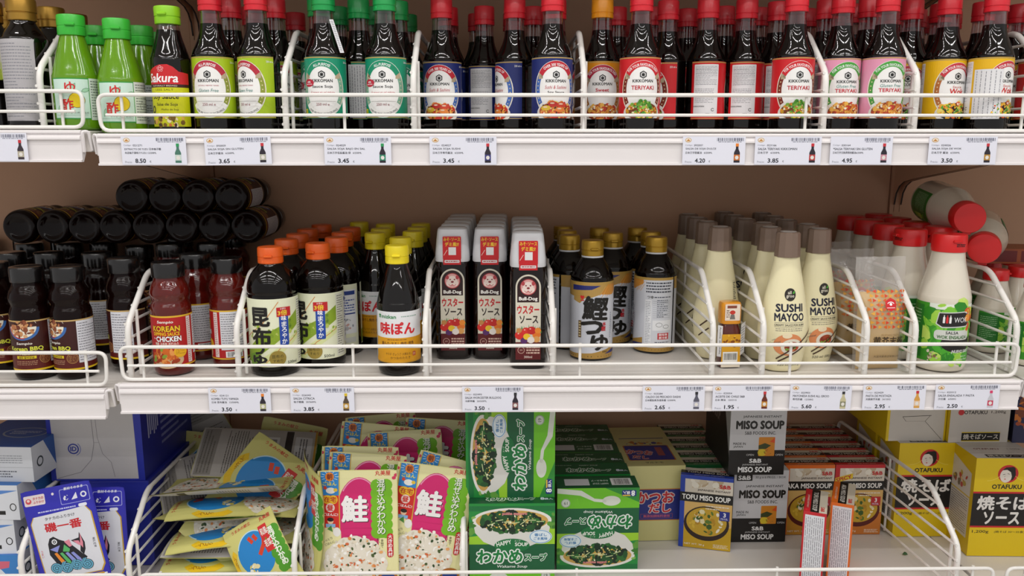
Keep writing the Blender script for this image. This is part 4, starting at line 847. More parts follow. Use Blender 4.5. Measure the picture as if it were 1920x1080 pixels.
# ---------------------------------------------------------------- keep neighbours from sharing space
def settle():
    """slide round bottles apart along the shelf, back ones yielding to front ones, and clear of the wire dividers"""
    bpy.context.view_layer.update()
    rad = {'soy_sauce_bottle': .0272, 'citrus_juice_bottle': .0288, 'dark_sauce_bottle': .0298, 'barbecue_sauce_bottle': .0276, 'chicken_sauce_bottle': .0276, 'soup_base_bottle': .0349, 'citrus_sauce_bottle': .0303, 'worcester_sauce_bottle': .0262, 'bonito_soup_bottle': .0326, 'mayonnaise_bottle': .032, 'salad_dressing_bottle': .0353, 'dressing_jar': .0276, 'chilli_oil_bottle': .016, 'mustard_bag': .027}
    for z in (Z1, Z2):
        its = [(o, rad[o.name.split('.')[0]]) for o in col.objects if o.parent is None and o.name.split('.')[0] in rad and abs(o.location.z-z) < .009 and abs(o.rotation_euler.x) < .2]
        dv = [o.location.x for o in col.objects if o.parent is None and o.name.startswith('wire_divider') and abs(o.location.z-z) < .009]
        its.sort(key=lambda t: t[0].location.y)
        home = {o.name: o.location.copy() for o, r in its}
        side = {}
        for it in range(260):
            moved = 0.0
            for i in range(len(its)):
                a, ra = its[i]
                for x in dv:
                    if a.location.y-ra < .40:
                        g = a.location.x-x; need = ra+.0045
                        s = side.setdefault((a.name, x), 1 if g > 0 else -1)
                        if g*s < need: a.location.x = x+s*need
                for j in range(i+1, len(its)):
                    b, rb = its[j]
                    d = b.location-a.location; d.z = 0; L = d.length; need = ra+rb+.0006
                    if L < need:
                        if L < 1e-5: d = Vector((0, 1, 0)); L = 1
                        k = (need-L); d = d/L
                        if d.y < 0.25: d = (d+Vector((0, .25, 0))).normalized()
                        wa = .12 if home[a.name].y < .09 else .45
                        a.location.x -= d.x*k*wa; a.location.y -= d.y*k*wa*(0 if home[a.name].y < .09 else 1)
                        b.location.x += d.x*k*(1-wa); b.location.y += d.y*k*(1-wa); moved += k
                a.location.y = max(.0165+ra, min(a.location.y, BACK-ra-.002))
            if moved < 1e-4: break
settle()
# ================================================================ lowest shelf: cartons
def carton(name, w, h, d, color, front=None, top=None, left=None, right=None, bevel=.0008, extra=()):
    W, H, Dp = w/1000, h/1000, d/1000
    parts = [('carton', box_mesh('carton', -W/2, W/2, 0, Dp, 0, H, M(color, .42, noise=.02, scale=40), bevel))]
    for nm, cv, fn, cl in (('front_print', front, lambda u, v, e: Vector((u, -e, v))/1000, (-w/2, 0, w/2, h)), ('top_print', top, lambda u, v, e: Vector((u, v, h+e))/1000, (-w/2, 0, w/2, d)),
                       ('side_print', left, lambda u, v, e: Vector((-w/2-e, d-u, v))/1000, (0, 0, d, h)), ('side_print', right, lambda u, v, e: Vector((w/2+e, u, v))/1000, (0, 0, d, h))):
        if cv: parts.append((nm, cv.build(nm, fn, None, None, .06, clip=cl)))
    return proto(name, *parts, *extra)
def at_front(px, py, Y, z): p = atY(px, py, Y); return Vector((p.x, Y, z))
# ---- green wakame soup boxes
GW, GH, GD = 126, 138, 45
def g_front():
    cv = Cv(); w2 = GW/2
    cv.rect(-w2, 0, w2, GH, '#1f8a3a', 0); cv.rect(-w2, 0, w2, 33, '#6cbf22', 1); cv.poly([(-w2, 72), (w2, 72), (w2, 100), (-w2, 86)], '#98cb2c', 1); cv.poly([(-w2, 0), (-10, 0), (-w2, 24)], '#2c8a34', 2)
    cv.poly([(w2, 8), (28, 12), (6, 22), (-12, 24), (-12, 19), (6, 17), (26, 4), (w2, 0)], '#d6dbd0', 2); cv.ell(-20, 21, 14, 8, '#d6dbd0', 2, 24)
    cv.rect(-w2, 33, w2, 74, '#0d5a34', 2)
    cv.rect(-w2, 126, w2, 134, '#117038', 1); cv.blobs(-58, 104, 8, 14, ['#5f9a3a', '#3c7a2a', '#86b85a'], 16, 2, 5, 1.5, 3); cv.blobs(60, 112, 6, 12, ['#5f9a3a', '#3c7a2a'], 12, 2, 5, 1.5, 3)
    cv.poly([(-58, 112), (-54, 92), (-42, 78), (-24, 70), (24, 70), (42, 78), (54, 92), (58, 112)], '#d9d8d2', 3)
    cv.ell(0, 112, 58, 19, '#e4e2dc', 3.5, 40); cv.ell(0, 111, 53, 16.5, '#c9a050', 4, 40)
    cv.blobs(0, 109, 44, 15, ['#123a1c', '#0c2a18', '#1d5226', '#0a2014', '#2c6a2c'], 120, 3, 8, 4.5, 31); cv.blobs(0, 109, 42, 14, ['#e3dca0', '#c9c27a', '#f2efd0', '#9aa85a', '#e8c040'], 46, .8, 2, 8, 32)
    for i in range(7): x = -36+i*12; cv.line(x, 104+(i*7) % 9, x+11, 108+(i*5) % 7, 1.4, '#c3cf98', 11.5)
    cv.t('pokka sapporo', 4, 122, 5, '#d3505a', w=36, b=.03, ol=('#f0d8d0', .03), L=12)
    cv.ell(0, 72, 26, 11, '#12703a', 9, 30); cv.t('HAPPY', -12, 76, 6.4, '#f0f2ea', w=22, b=.03, rot=12, L=10); cv.t('SOUP', 14, 74, 5.4, '#f0f2ea', w=19, b=.04, L=10); cv.t('スープ', 8, 79.5, 2.6, '#f0f2ea', L=10)
    cv.t('わかめ', -18, 55, 20, '#0e7a3a', w=66, b=.05, ol=('#e6ebe6', .075), L=10); cv.t('スープ', 35, 53.5, 11, '#0e7a3a', w=32, b=.05, ol=('#e6ebe6', .075), L=10); cv.t('Wakame Soup', 0, 38.5, 5.4, '#e6ebe6', w=45, b=.02, sh=.2, L=10)
    cv.ell(42, 86, 17, 11, '#dde8ee', 11, 28); cv.arc(42, 86, 16, 10.2, .9, '#3f8ac0', 0, 360, 12); cv.t('香ばし', 42, 89, 4.4, '#2f7ab4', w=18, b=.03, L=12.5); cv.t('ごま風味', 42, 83, 4.4, '#2f7ab4', w=20, b=.03, L=12.5)
    cv.rrect(-58, 4, -36, 14, 2, '#1c2f80', 4); cv.t('8', -53, 9, 8, '#ffffff', b=.05, L=5); cv.t('袋入', -43, 8, 5, '#ffffff', b=.03, L=5); cv.rect(-49, 11.5, -37, 13.4, '#e8c22c', 5)
    cv.ell(50, 24, 7, 7, '#cfd6cc', 4, 24); cv.arc(50, 24, 6.6, 6.6, .5, '#666666', 0, 360, 5); cv.t('19', 50, 24, 5, '#333333', L=5)
    return cv
cvt = Cv(); cvt.rect(-63, 0, 63, 45, '#0d5430', 0); cvt.t('わかめ', -14, 17, 15, '#0e6a34', w=46, b=.05, ol=('#dfe6df', .07), L=1); cvt.t('スープ', 22, 16, 9, '#0e6a34', w=24, b=.05, ol=('#dfe6df', .07), L=1); cvt.t('8', 45, 16, 8, '#dfe6f6', b=.05, L=1); cvt.t('袋入', 54, 15, 6, '#dfe6f6', b=.03, L=1); cvt.t('HAPPY SOUP', 0, 36, 4, '#c8d8c8', w=30, L=1); cvt.small(-58, 34, -28, 38, '#a8c0a8', 1, .4, 1)
cvb = Cv(); cvb.rect(-63, 0, 63, 45, '#0d5430', 0); cvb.rect(-50, 10, -12, 34, '#c9cacd', 1); cvb.t('HAPPY SOUP', 5, 16, 6, '#d0dcd0', w=24, rot=180, b=.02, L=1); cvb.t('わかめスープ', 5, 27, 6, '#d0dcd0', w=26, rot=180, b=.03, L=1); cvb.rect(22, 10, 54, 36, '#dddddd', 1); cvb.bars(26, 13, 50, 33, L=2)
cvs = Cv(); cvs.rect(0, 0, 45, 138, '#1c7a34', 0); cvs.poly([(0, 0), (45, 0), (45, 60), (0, 30)], '#6fb424', 1); cvs.small(6, 60, 40, 120, '#b8d0b0', 14, .3, 1)
WAK = carton('soup_carton', GW, GH, GD, '#14602f', g_front(), cvt, cvs, cvs)
gf_ = g_front(); gi = Cv()
for V, F, m, L in gf_.it: gi.it.append(([(-x, GH-y) for x, y in V], F, m, L))
WAKI = carton('soup_carton', GW, GH, GD, '#14602f', gi, cvb, None, None)
gr = Cv()
for V, F, m, L in gf_.it: gr.it.append(([(-y+GH/2, x+GW/2) for x, y in V], F, m, L))     # lying on its side: lettering runs upward
WAKR = carton('soup_carton', GH, GW, GD, '#14602f', gr, None, None, None)
put(WAK, at_front(960, 1000, .046, Z3), 0, 'green seaweed soup box upright in front, soup bowl at its top', 'box', 'green seaweed soup boxes')
oR = put(WAKR, at_front(957, 840, .066, Z3+.1383), 0, 'green seaweed soup box turned on its side on top of another', 'box', 'green seaweed soup boxes')
put(WAKI, at_front(1121, 990, .098, Z3), R(1), 'green seaweed soup box upside down with its barcode on top', 'box', 'green seaweed soup boxes')
oR.scale = (.95, 1, 1.06)
gx = at_front(1113, 990, .15, Z3)
for k, (nm) in enumerate(('first', 'second', 'third', 'fourth', 'fifth')):
    put(WAKI if k == 2 else WAK, (gx.x-.006-.002*k, .150+.0462*k, Z3), 0, 'green soup box standing in the file behind the upside-down one, %s row' % nm, 'box', 'green seaweed soup boxes')
# ---- cream dashi carton
cv = Cv(); cv.rect(0-49, 0, 49, 140, '#d3cb8c', 0); cv.rrect(-44, 36, 44, 92, 3, '#c87a24', 1); cv.rrect(-42.5, 37.5, 42.5, 90.5, 3, '#222d84', 2)
cv.t('かつお', 0, 77, 19, '#c8262e', w=62, b=.05, ol=('#e6d2d2', .06), L=3); cv.t('だし', 8, 58, 15, '#c8262e', w=36, b=.05, ol=('#e6d2d2', .06), L=3); cv.rect(-24, 40, 30, 48, '#9a4a5a', 3); cv.rect(-23.4, 40.6, 29.4, 47.4, '#222d84', 4); cv.t('無添加調味料使用', 3, 44, 4.6, '#d8626a', w=44, b=.02, L=5)
cv2 = Cv(); cv2.rect(-49, 0, 49, 170, '#cdc588', 0); cv2.rrect(-40, 24, 40, 92, 3, '#b86a24', 1); cv2.rrect(-38, 26, 38, 90, 3, '#222d84', 2); cv2.t('かつお', -16, 60, 18, '#b83a3a', w=44, b=.05, ol=('#d8c0c0', .06), rot=-12, L=3); cv2.t('だし', -18, 38, 13, '#b83a3a', w=26, b=.05, ol=('#d8c0c0', .06), rot=-12, L=3); cv2.rect(14, 44, 26, 82, '#9a4a4a', 3); cv2.t('マルトモ', 0, 14, 6, '#33302a', w=30, b=.02, L=1); cv2.blobs(0, 102, 34, 7, ['#b86a24', '#c98a44', '#4a4a90'], 20, 2, 6, 1, 4); cv2.rect(-40, 124, 40, 127, '#3a3a7a', 1)
DAS = carton('dashi_carton', 98, 132, 185, '#d3cb8c', cv, cv2)
p = at_front(1228, 950, .197, Z3); put(DAS, p, R(2), 'cream dashi carton with navy panel and red lettering', 'box')
# ---- miso soup boxes
def miso_front(edge, title, sub='', spicy=False, kind=0):
    cv = Cv(); cv.rect(-41.5, 0, 41.5, 125, '#d9b26a', 0); cv.rect(-41.5, 0, 41.5, 40, ('#caa21c', '#c98e2a', '#c9762a')[kind], .5); cv.rect(-41.5, 96, 41.5, 125, '#d8cfc0', 1); cv.blobs(4, 112, 30, 8, ['#cbbba0', '#e8e2d4', '#b9a486'], 14, 4, 9, 1.5, 7); cv.rect(-41.5, 119, 41.5, 125, edge, 5); cv.rect(-41.5, 0, -34, 125, edge, 4.5)
    cv.rect(-41.5, 80, 41.5, 96, '#12100f', 6); cv.t(title, 0, 88, 8.4, '#f4f2ee', w=76, b=.04, L=7); cv.t('JAPANESE INSTANT', 12, 101, 4.2, '#3a2a22', w=52, b=.02, L=6); cv.t('S&B', 29, 110, 6, '#c3262c', w=17, b=.05, L=6)
    cv.small(0, 68, 38, 77, '#ece4d4', 2, .4, 6, 4)
    cv.ell(2, 44, 36, 30, '#2a1712' if kind == 0 else '#5a1712', 2, 36); cv.ell(2, 47, 32, 25, '#c9a22c', 2.6, 36); cv.blobs(2, 47, 27, 20, ['#e8ddb0', '#f2ecd8', '#5a7a2a', '#3a5a22', '#dcb83c', '#b88a20'], 50, 2, 5, 3, 9)
    cv.rect(22, 52, 38, 68, '#1f2d8c' if kind == 0 else '#c3262c', 7); cv.t('3', 30, 62, 7, '#ffffff', b=.04, L=8); cv.small(24, 53.4, 36, 57, '#d8d8f0', 2, .5, 8)
    cv.t('NET WT. 30 g', -16, 6, 3.8, '#f0ead8', w=32, b=.02, L=5); cv.small(14, 3, 38, 10, '#f0ead8', 3, .4, 5)
    if spicy: cv.poly([(-44, 92), (-12, 101), (-12, 110), (-44, 101)], '#e2c01e', 8); cv.t('SPICY', -27, 101, 6.4, '#b8202a', w=26, b=.04, rot=15, L=9)
    return cv
def miso_top(edge, title):
    cv = Cv(); cv.rect(-41.5, 0, 41.5, 32, '#cfc6b4', 0); cv.rect(-41.5, 0, 41.5, 9, edge, 1); cv.rect(-41.5, 9, 41.5, 21, '#14110f', 1); cv.t(title, 2, 15, 6.6, '#d8d4cc', w=68, b=.03, L=2); cv.t('JAPANESE INSTANT', 4, 4.6, 3.6, '#ddd6c6', w=48, L=2); cv.t('S&B', 28, 26, 5, '#c3262c', w=15, b=.05, L=2); return cv
def miso_side(edge):
    cv = Cv(); cv.rect(0, 0, 32, 125, edge, 0); cv.rect(2.6, 3, 29.4, 120, '#dcdde2', 1); rnd = random.Random(6)
    for i in range(9):
        x = 4.4+i*2.8; y = 6
        while y < 116: q = rnd.uniform(3, 12); cv.rect(x-.5, y, x+.5, min(117, y+q), '#8d8d94', 2); y += q+1.3
    return cv
MISO = {k: carton('miso_soup_box', 83, 125, 32, e, miso_front(e, t, spicy=sp, kind=kd), miso_top(e, t), miso_side(e), miso_side(e)) for k, (e, t, sp, kd) in {'blue': ('#1f3fa8', 'TOFU MISO SOUP', False, 0), 'aka': ('#dd6a1c', 'AKA MISO SOUP', False, 1), 'spicy': ('#c0202a', 'TOFU MISO SOUP', True, 2), 'shiro': ('#1d6a34', 'SHIRO MISO SOUP', False, 0)}.items()}
p = at_front(1322, 980, .168, Z3); put(MISO['blue'], p, R(-15), 'blue-edged tofu miso soup box standing askew in front', 'box', 'small miso soup boxes')
nth = ('first', 'second', 'third', 'fourth', 'fifth', 'sixth')
for k in range(6):
    put(MISO['aka'], (.5180-.0008*k, .214+.0332*k, Z3), 0, 'orange-edged red miso soup box, %s in its file' % nth[k], 'box', 'small miso soup boxes')
    put(MISO['spicy'], (.6025-.0012*k, .214+.0332*k, Z3), 0, 'red-edged spicy miso soup box, %s in its file' % nth[k], 'box', 'small miso soup boxes')
    put(MISO['shiro'], (.3440-.0006*k, .218+.0330*k, Z3), 0, 'green-edged white miso soup box, %s in its file' % nth[k], 'box', 'small miso soup boxes')
def edge_on(kind, pl, pr_, ang, label):            # turned so that its narrow side faces out
    A = atZ(pl[0], pl[1], Z3+.125); B = atZ(pr_[0], pr_[1], Z3+.125); ang = R(ang)
    m = (A+B)/2; n = Vector((-math.sin(ang), math.cos(ang), 0))        # into the shelf
    t = Vector((math.cos(ang), math.sin(ang), 0)); c = m+n*.0415-t*.016  # middle of the box's broad front, which looks left
    put(MISO[kind], (c.x, c.y, Z3), ang-PI/2, label, 'box', 'small miso soup boxes')
edge_on('spicy', (1506, 960), (1551, 961.5), -23, 'red-edged spicy miso soup box turned edge-on near the front')
edge_on('aka', (1559, 943.6), (1601, 945), -25, 'orange-edged miso soup box turned edge-on near the front')
cv = Cv(); cv.rect(-45, 0, 45, 126, '#c9c9cc', 0); cv.rect(-45, 0, 45, 42, '#12100f', 1); cv.rect(-41, 108, -15, 119, '#12100f', 1); cv.t('S&B', -28, 113.5, 7, '#e8e8e8', w=20, b=.05, L=2); cv.t('30 g x 6 PKGS. / BOX', 15, 113.5, 5, '#222222', w=50, L=1); cv.t('JAPANESE INSTANT', 6, 98, 4.6, '#1a1a1a', w=62, b=.02, L=1); cv.t('MISO SOUP', 3, 84.5, 12.8, '#16130f', w=76, b=.075, L=1); cv.t('S&B FOODS INC.', 4, 71, 5.4, '#3a3a3a', w=50, b=.02, L=1)
cv.t('MADE IN', -29, 53, 4, '#1a1a1a', w=20, b=.02, L=1); cv.t('JAPAN', -31, 47.5, 4, '#1a1a1a', w=15, b=.02, L=1)
cv.rrect(2, 32, 28, 64, 1.5, '#cf8424', 2); cv.poly([(2, 50), (12, 54), (22, 50), (14, 44), (2, 44)], '#3a4420', 3); cv.ell(8, 38, 7, 6, '#d8c02c', 3, 16); cv.poly([(20, 56), (28, 64), (28, 54)], '#d8501c', 3); cv.blobs(18, 40, 8, 5, ['#b8701c', '#5a6a2a'], 8, .8, 1.8, 4)
cv.t('OPEN', -11, 34, 3.4, '#c9c9c9', w=12, L=2); cv.t('OPEN', 36, 34, 3.4, '#c9c9c9', w=12, L=2); cv.t('S&B', -2, 24, 6.5, '#e8e8e8', w=19, b=.05, L=2); cv.t('JAPANESE INSTANT', -2, 17, 3.4, '#d8d8d8', w=42, L=2); cv.t('MISO SOUP', -2, 9, 8.6, '#f0f0f0', w=54, b=.05, L=2)
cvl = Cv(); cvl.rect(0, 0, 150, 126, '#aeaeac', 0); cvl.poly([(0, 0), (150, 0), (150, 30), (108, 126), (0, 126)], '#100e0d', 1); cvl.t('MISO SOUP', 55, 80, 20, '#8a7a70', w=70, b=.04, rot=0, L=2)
cvt2 = Cv(); cvt2.rect(-45, 0, 45, 150, '#b9b9bb', 0); cvt2.t('MISO SOUP', 0, 40, 10, '#222222', w=64, b=.04, L=1); cvt2.rect(-45, 90, 45, 150, '#161312', 1)
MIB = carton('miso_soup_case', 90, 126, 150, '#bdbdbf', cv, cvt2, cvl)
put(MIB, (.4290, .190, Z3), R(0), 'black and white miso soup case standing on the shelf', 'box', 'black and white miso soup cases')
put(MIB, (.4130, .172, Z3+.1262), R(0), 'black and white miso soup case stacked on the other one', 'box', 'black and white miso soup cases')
# ---- yellow yakisoba sauce cartons
YW, YH, YD = 99, 166, 75
cv = Cv(); cv.rect(-49.5, 0, 49.5, YH, '#dfc00f', 0)
cv.ell(2, 140, 16, 15, '#c8242a', 1, 32); cv.ell(-1, 137, 9.5, 11.5, '#e6ddd2', 2, 24); cv.poly([(-8, 146), (-2, 151), (7, 151.5), (13, 146), (14, 138), (11, 131), (7, 128.5), (8, 136), (6, 143), (0, 147)], '#181210', 3); cv.ell(8, 147.5, 5, 4.5, '#181210', 3, 14); cv.line(-6, 139, -2.6, 139.6, .7, '#3a2a22', 4); cv.line(1, 140.6, 4, 139.6, .7, '#3a2a22', 4); cv.ell(-2.4, 131.4, 1.4, .8, '#c8242a', 4, 8); cv.line(-2.6, 137, -3.2, 134.4, .5, '#8a6a5a', 4)
cv.arc(-30, 150, 26, 22, .6, '#ecd966', 270, 350, 1); cv.arc(34, 150, 26, 22, .6, '#ecd966', 190, 270, 1)
cv.t('OTAFUKU', 2, 118.5, 7, '#1c1814', w=46, b=.05, L=1); cv.rect(-49.5, 49, 49.5, 110, '#c8242a', 1); cv.rect(-49.5, 52, 49.5, 107, '#15110f', 2)
cv.t('焼そば', 0, 91, 23, '#ece9e4', w=82, b=.045, L=3); cv.t('ソース', -1, 65.5, 20, '#ece9e4', w=56, b=.05, L=3); cv.t('1,200g', -32, 41.5, 6, '#2a2410', w=26, b=.02, L=1); cv.t('(焼そば 30～35食分)', 17, 41.5, 4.6, '#3a3010', w=54, b=.015, L=1)
cvl = Cv(); cvl.rect(0, 0, YD, YH, '#d2b20e', 0); cvl.poly([(8, 26), (66, 26), (66, 136), (8, 150)], '#cfcac2', 1); cvl.blobs(36, 118, 22, 12, ['#b8a24a', '#7a6a52', '#e8d9a0', '#b8463a'], 14, 3, 7, 2, 3); cvl.small(12, 30, 62, 92, '#6a6052', 16, .35, 2, 5); cvl.rect(8, 94, 66, 96, '#d2b20e', 2)
cvt = Cv(); cvt.rect(-49.5, 0, 49.5, YD, '#cfcac4', 0); cvt.rect(-30, 4, 34, 16, '#26201c', 1); cvt.t('焼そばソース', 2, 10, 8, '#cfc8be', w=58, b=.03, L=2); cvt.t('OTAFUKU', -14, 40, 6, '#7a2a2a', w=40, b=.03, L=1); cvt.t('1,200g', 30, 40, 5, '#444444', w=20, L=1); cvt.line(-49, 52, 49, 52, .6, '#8a857c', 1); cvt.line(-49, 22, 49, 22, .6, '#9a958c', 1)
YAK = carton('sauce_carton', YW, YH, YD, '#dcbc10', cv, cvt, cvl, cvl, .0014)
cvf = Cv(); cvf.rect(-49.5, 0, 49.5, YH, '#dfc00f', 0); cvf.rect(-45, 0, 46.5, YH, '#cdc8c0', 1); cvf.line(44, 2, 14, 34, .7, '#5a554c', 2); cvf.line(14, 34, 22, 44, .7, '#5a554c', 2); cvf.line(-24, 42, -18, 34, .7, '#5a554c', 2); cvf.line(-24, 42, 24, 44, .9, '#4a453c', 2); cvf.line(-18, 34, 14, 34, .4, '#8a857c', 2)
YAKF = carton('sauce_carton', YW, YD, YH, '#dcbc10', cvf, None, cvl.__class__() if False else None)
cvg = Cv(); cvg.rect(-49.5, 0, 49.5, YD, '#cbc5bd', 0); cvg.rect(-28, 2, 36, 18, '#dfc00f', 1); cvg.rect(-28, 3.4, 36, 16.6, '#15110f', 2); cvg.t('焼そばソース', 4, 10, 9, '#dcd6cc', w=58, b=.03, L=3); cvg.ell(-32, 52, 5, 5, '#c8242a', 1); cvg.t('OTAFUKU', -8, 52, 6, '#2a2420', w=38, b=.04, L=1); cvg.t('1,200g', 30, 52, 5.4, '#3a2a22', w=24, b=.02, L=1)
YAKG = carton('sauce_carton', YW, YD, YH, '#d9b90f', cvg)
a = at_front(1735, 920, .205, Z3); b2 = at_front(1881, 950, .137, Z3)
put(YAK, a, 0, 'yellow sauce carton with black panel, behind the slanting wire divider', 'box', 'yellow sauce cartons')
put(YAK, b2, R(-2), 'yellow sauce carton with black panel, cut by the right edge', 'box', 'yellow sauce cartons')
put(YAK, (a.x-.004, .205+.078, Z3), 0, 'yellow sauce carton directly behind the one with the divider', 'box', 'yellow sauce cartons')
put(YAK, (b2.x+.004, .137+.078, Z3), 0, 'yellow sauce carton behind the one at the right edge', 'box', 'yellow sauce cartons')
put(YAK, (b2.x+.004, .137+.157, Z3), 0, 'yellow sauce carton furthest back at the right', 'box', 'yellow sauce cartons')
put(YAKF, (a.x-.0200, .215, Z3+.1662), 0, 'sauce carton laid down showing its folded white end, stacked on top', 'box', 'yellow sauce cartons')
put(YAKG, (a.x+.0800, .206, Z3+.1662), 0, 'sauce carton laid down with a black lettered strip on its white end', 'box', 'yellow sauce cartons')
cv = Cv(); cv.rect(-40, 0, 40, 110, '#1a1d4a', 0); cv.blobs(-26, 60, 14, 40, ['#a8481c', '#7a3a1a', '#c8701c'], 30, 4, 9, 1, 4); cv.t('お好', 8, 62, 26, '#c8303a', w=44, b=.05, ol=('#e6d2c2', .05), L=3)
PAN = carton('dark_blue_box', 80, 110, 120, '#1a1d40', cv)
put(PAN, (b2.x+.086, .20, Z3+.1662), R(-6), 'dark blue box with red lettering on top at the right edge', 'box')
# ---- left bay: big carton, small white and blue cartons
cv = Cv(); cv.rect(-72, 0, 72, 150, '#2a35a8', 0); cv.poly([(-64, 3), (62, 3), (60, 150), (-66, 150)], '#c9c6c6', 1)
cv.path([(-4, 150), (-2, 60), (-8, 34), (-26, 14), (-62, 4)], .7, '#77737a', 2); cv.path([(2, 150), (4, 70), (10, 44), (22, 30), (26, 6)], .7, '#8a868a', 2); cv.line(-2, 62, 5, 62, .6, '#9a969a', 2); cv.arc(-34, 52, 8.5, 8.5, 2, '#2a3a98', 0, 360, 2); cv.t('ID', -34, 52, 7, '#2a3a98', b=.05, L=2); cv.arc(-34, 52, 11.5, 11.5, 1, '#5a68b0', 290, 410, 2)
cvr = Cv(); cvr.rect(0, 0, 200, 150, '#20288c', 0)
for i in range(6): cvr.rect(22+i*7, 60+(i % 3)*4, 26+i*7, 120-(i % 2)*22, '#b8bce0', 1)
cvr.small(70, 30, 180, 120, '#8a90c8', 8, .4, 1)
CASE = carton('display_carton', 144, 150, 200, '#2a35a8', cv, None, None, cvr)
BASE = carton('display_carton', 136, 140, 200, '#262f98', Cv() if False else None)
q = at_front(178, 840, .13, 0)
put(BASE, (-.6125, .128, Z3), 0, 'plain blue carton behind the fish pouches, under the white-ended one', 'box')
put(CASE, (q.x, .132, Z3+.1402), R(0), 'large blue carton with white flapped end facing out', 'box', ry=R(0))
def small_carton(fc, tc, deco):
    cv = Cv(); cv.rect(-55, 0, 55, 54, fc, 0); deco(cv)
    ct = Cv(); ct.rect(-55, 0, 55, 120, tc, 0); ct.ell(10, 60, 34, 22, '#8a97a4', 1, 28); ct.ell(10, 60, 31, 19, tc, 2, 28); ct.small(-12, 52, 32, 68, '#b8c2cc', 3, .4, 3)
    cr = Cv(); cr.rect(0, 0, 120, 54, tc, 0); cr.poly([(0, 0), (60, 0), (30, 54), (0, 54)], '#cfd2da', 1); cr.arc(18, 26, 8, 8, 2.4, '#20303a', 0, 360, 2)
    return carton('snack_carton', 110, 54, 120, fc, cv, ct, None, cr)
d1 = lambda cv: (cv.small(-6, 28, 40, 42, '#8a8f98', 4, .3, 1), cv.small(0, 6, 30, 18, '#6a6f78', 3, .5, 1, 3), cv.small(-50, 26, -14, 38, '#c98a8a', 2, .5, 1), cv.rect(-55, 22, 55, 22.6, '#b0b4ba', 1))
d2 = lambda cv: (cv.poly([(20, 38), (55, 46), (0, 46)], '#5a8ad0', 1), cv.arc(46, 20, 5, 6, 1.4, '#222222', 0, 360, 1), cv.rect(0, 8, 34, 14, '#222222', 1), cv.small(-40, 20, 20, 32, '#9aa0aa', 3, .3, 1))
d3 = lambda cv: (cv.rect(-55, 0, 55, 54, '#3f86cc', .5), cv.ell(0, 14, 34, 26, '#dfe6ee', 1, 28), cv.t('TOR', 6, 14, 14, '#20263a', w=36, b=.04, rot=-90, L=2), cv.poly([(18, 30), (38, 34), (40, 44), (16, 44)], '#d86a80', 1))
C1_, C2_, C3_ = small_carton('#d9dce2', '#1d4f9c', d1), small_carton('#dfe2e8', '#3a78c4', d2), small_carton('#3f86cc', '#3a78c4', d3)
for k, (pr, dx, dy, l) in enumerate(((C3_, 36, .062, 'blue snack carton at the bottom of the left stack'), (C2_, 24, .064, 'white snack carton second from the bottom of the left stack'), (C2_, 34, .066, 'white snack carton third from the bottom of the left stack'), (C1_, 62, .078, 'white and blue snack carton on top of the left stack'))):
    pr_x = at_front(dx, (1040, 980, 920, 858)[k], dy, 0).x
    put(pr, (pr_x-.055, dy, Z3+.0543*k), R((0, 2, -2, -3)[k]), l, 'box', 'snack cartons stacked at the far left')

# ================================================================ pouches
def pouch(name, w, h, th, base, draw, bend=0.0, curl=0.0, back=None, film=.38):
    def shape(u, v, side):
        uu, vv = max(-1, min(1, u/(w/2))), max(0, min(1, v/h))
        b = (max(0.0, 1-abs(uu)**3))**.7*(max(0.0, 1-abs(2*vv-1)**3))**.8
        return side*th/2*b + bend*((2*vv-1)**2) + curl*(uu**2)*(.5+.5*vv)
    bm = bmesh.new(); nx, nz = 12, 18; G = {}
    for side in (-1, 1):
        for i in range(nx+1):
            for j in range(nz+1):
                if side == 1 and (i in (0, nx) or j in (0, nz)): G[1, i, j] = G[-1, i, j]; continue
                u, v = (i/nx-.5)*w, j/nz*h
                cr = 4.0   # softly rounded corners
                if j in (0, nz) and i in (0, nx): u *= (w/2-1.2)/(w/2); v += 1.2 if j == 0 else -1.2
                G[side, i, j] = bm.verts.new(Vector((u, shape(u, v, side), v))/1000)
    for side in (-1, 1):
        for i in range(nx):
            for j in range(nz):
                f = [G[side, i, j], G[side, i+1, j], G[side, i+1, j+1], G[side, i, j+1]]; bm.faces.new(f if side < 0 else f[::-1])
    parts = [('pouch_body', finish(bm, 'pouch_body', M(base, film, coat=.25), 80))]
    cv = Cv(); draw(cv); parts.append(('front_print', cv.build('front_print', lambda u, v, e: Vector((u, shape(u, v, -1)-e-.25, v))/1000, w/12, h/18, .07, clip=(-w/2+1, 1, w/2-1, h-1))))
    if back:
        cv = Cv(); back(cv); parts.append(('back_print', cv.build('back_print', lambda u, v, e: Vector((-u, shape(-u, v, 1)+e+.25, v))/1000, w/12, h/18, .07, clip=(-w/2+1, 1, w/2-1, h-1))))
    return proto(name, *parts)
def scallop(cv, x, y0, y1, r, c, L):
    n = int((y1-y0)/(r*1.15))
    for i in range(n+1):
        y = y0+(y1-y0)*i/n
        for s in (-1, 1): cv.ell(x+s*r*.75, y, r, r, c, L, 14)
        cv.rect(x-r, y-r*.9, x+r, y+r*.9, c, L)
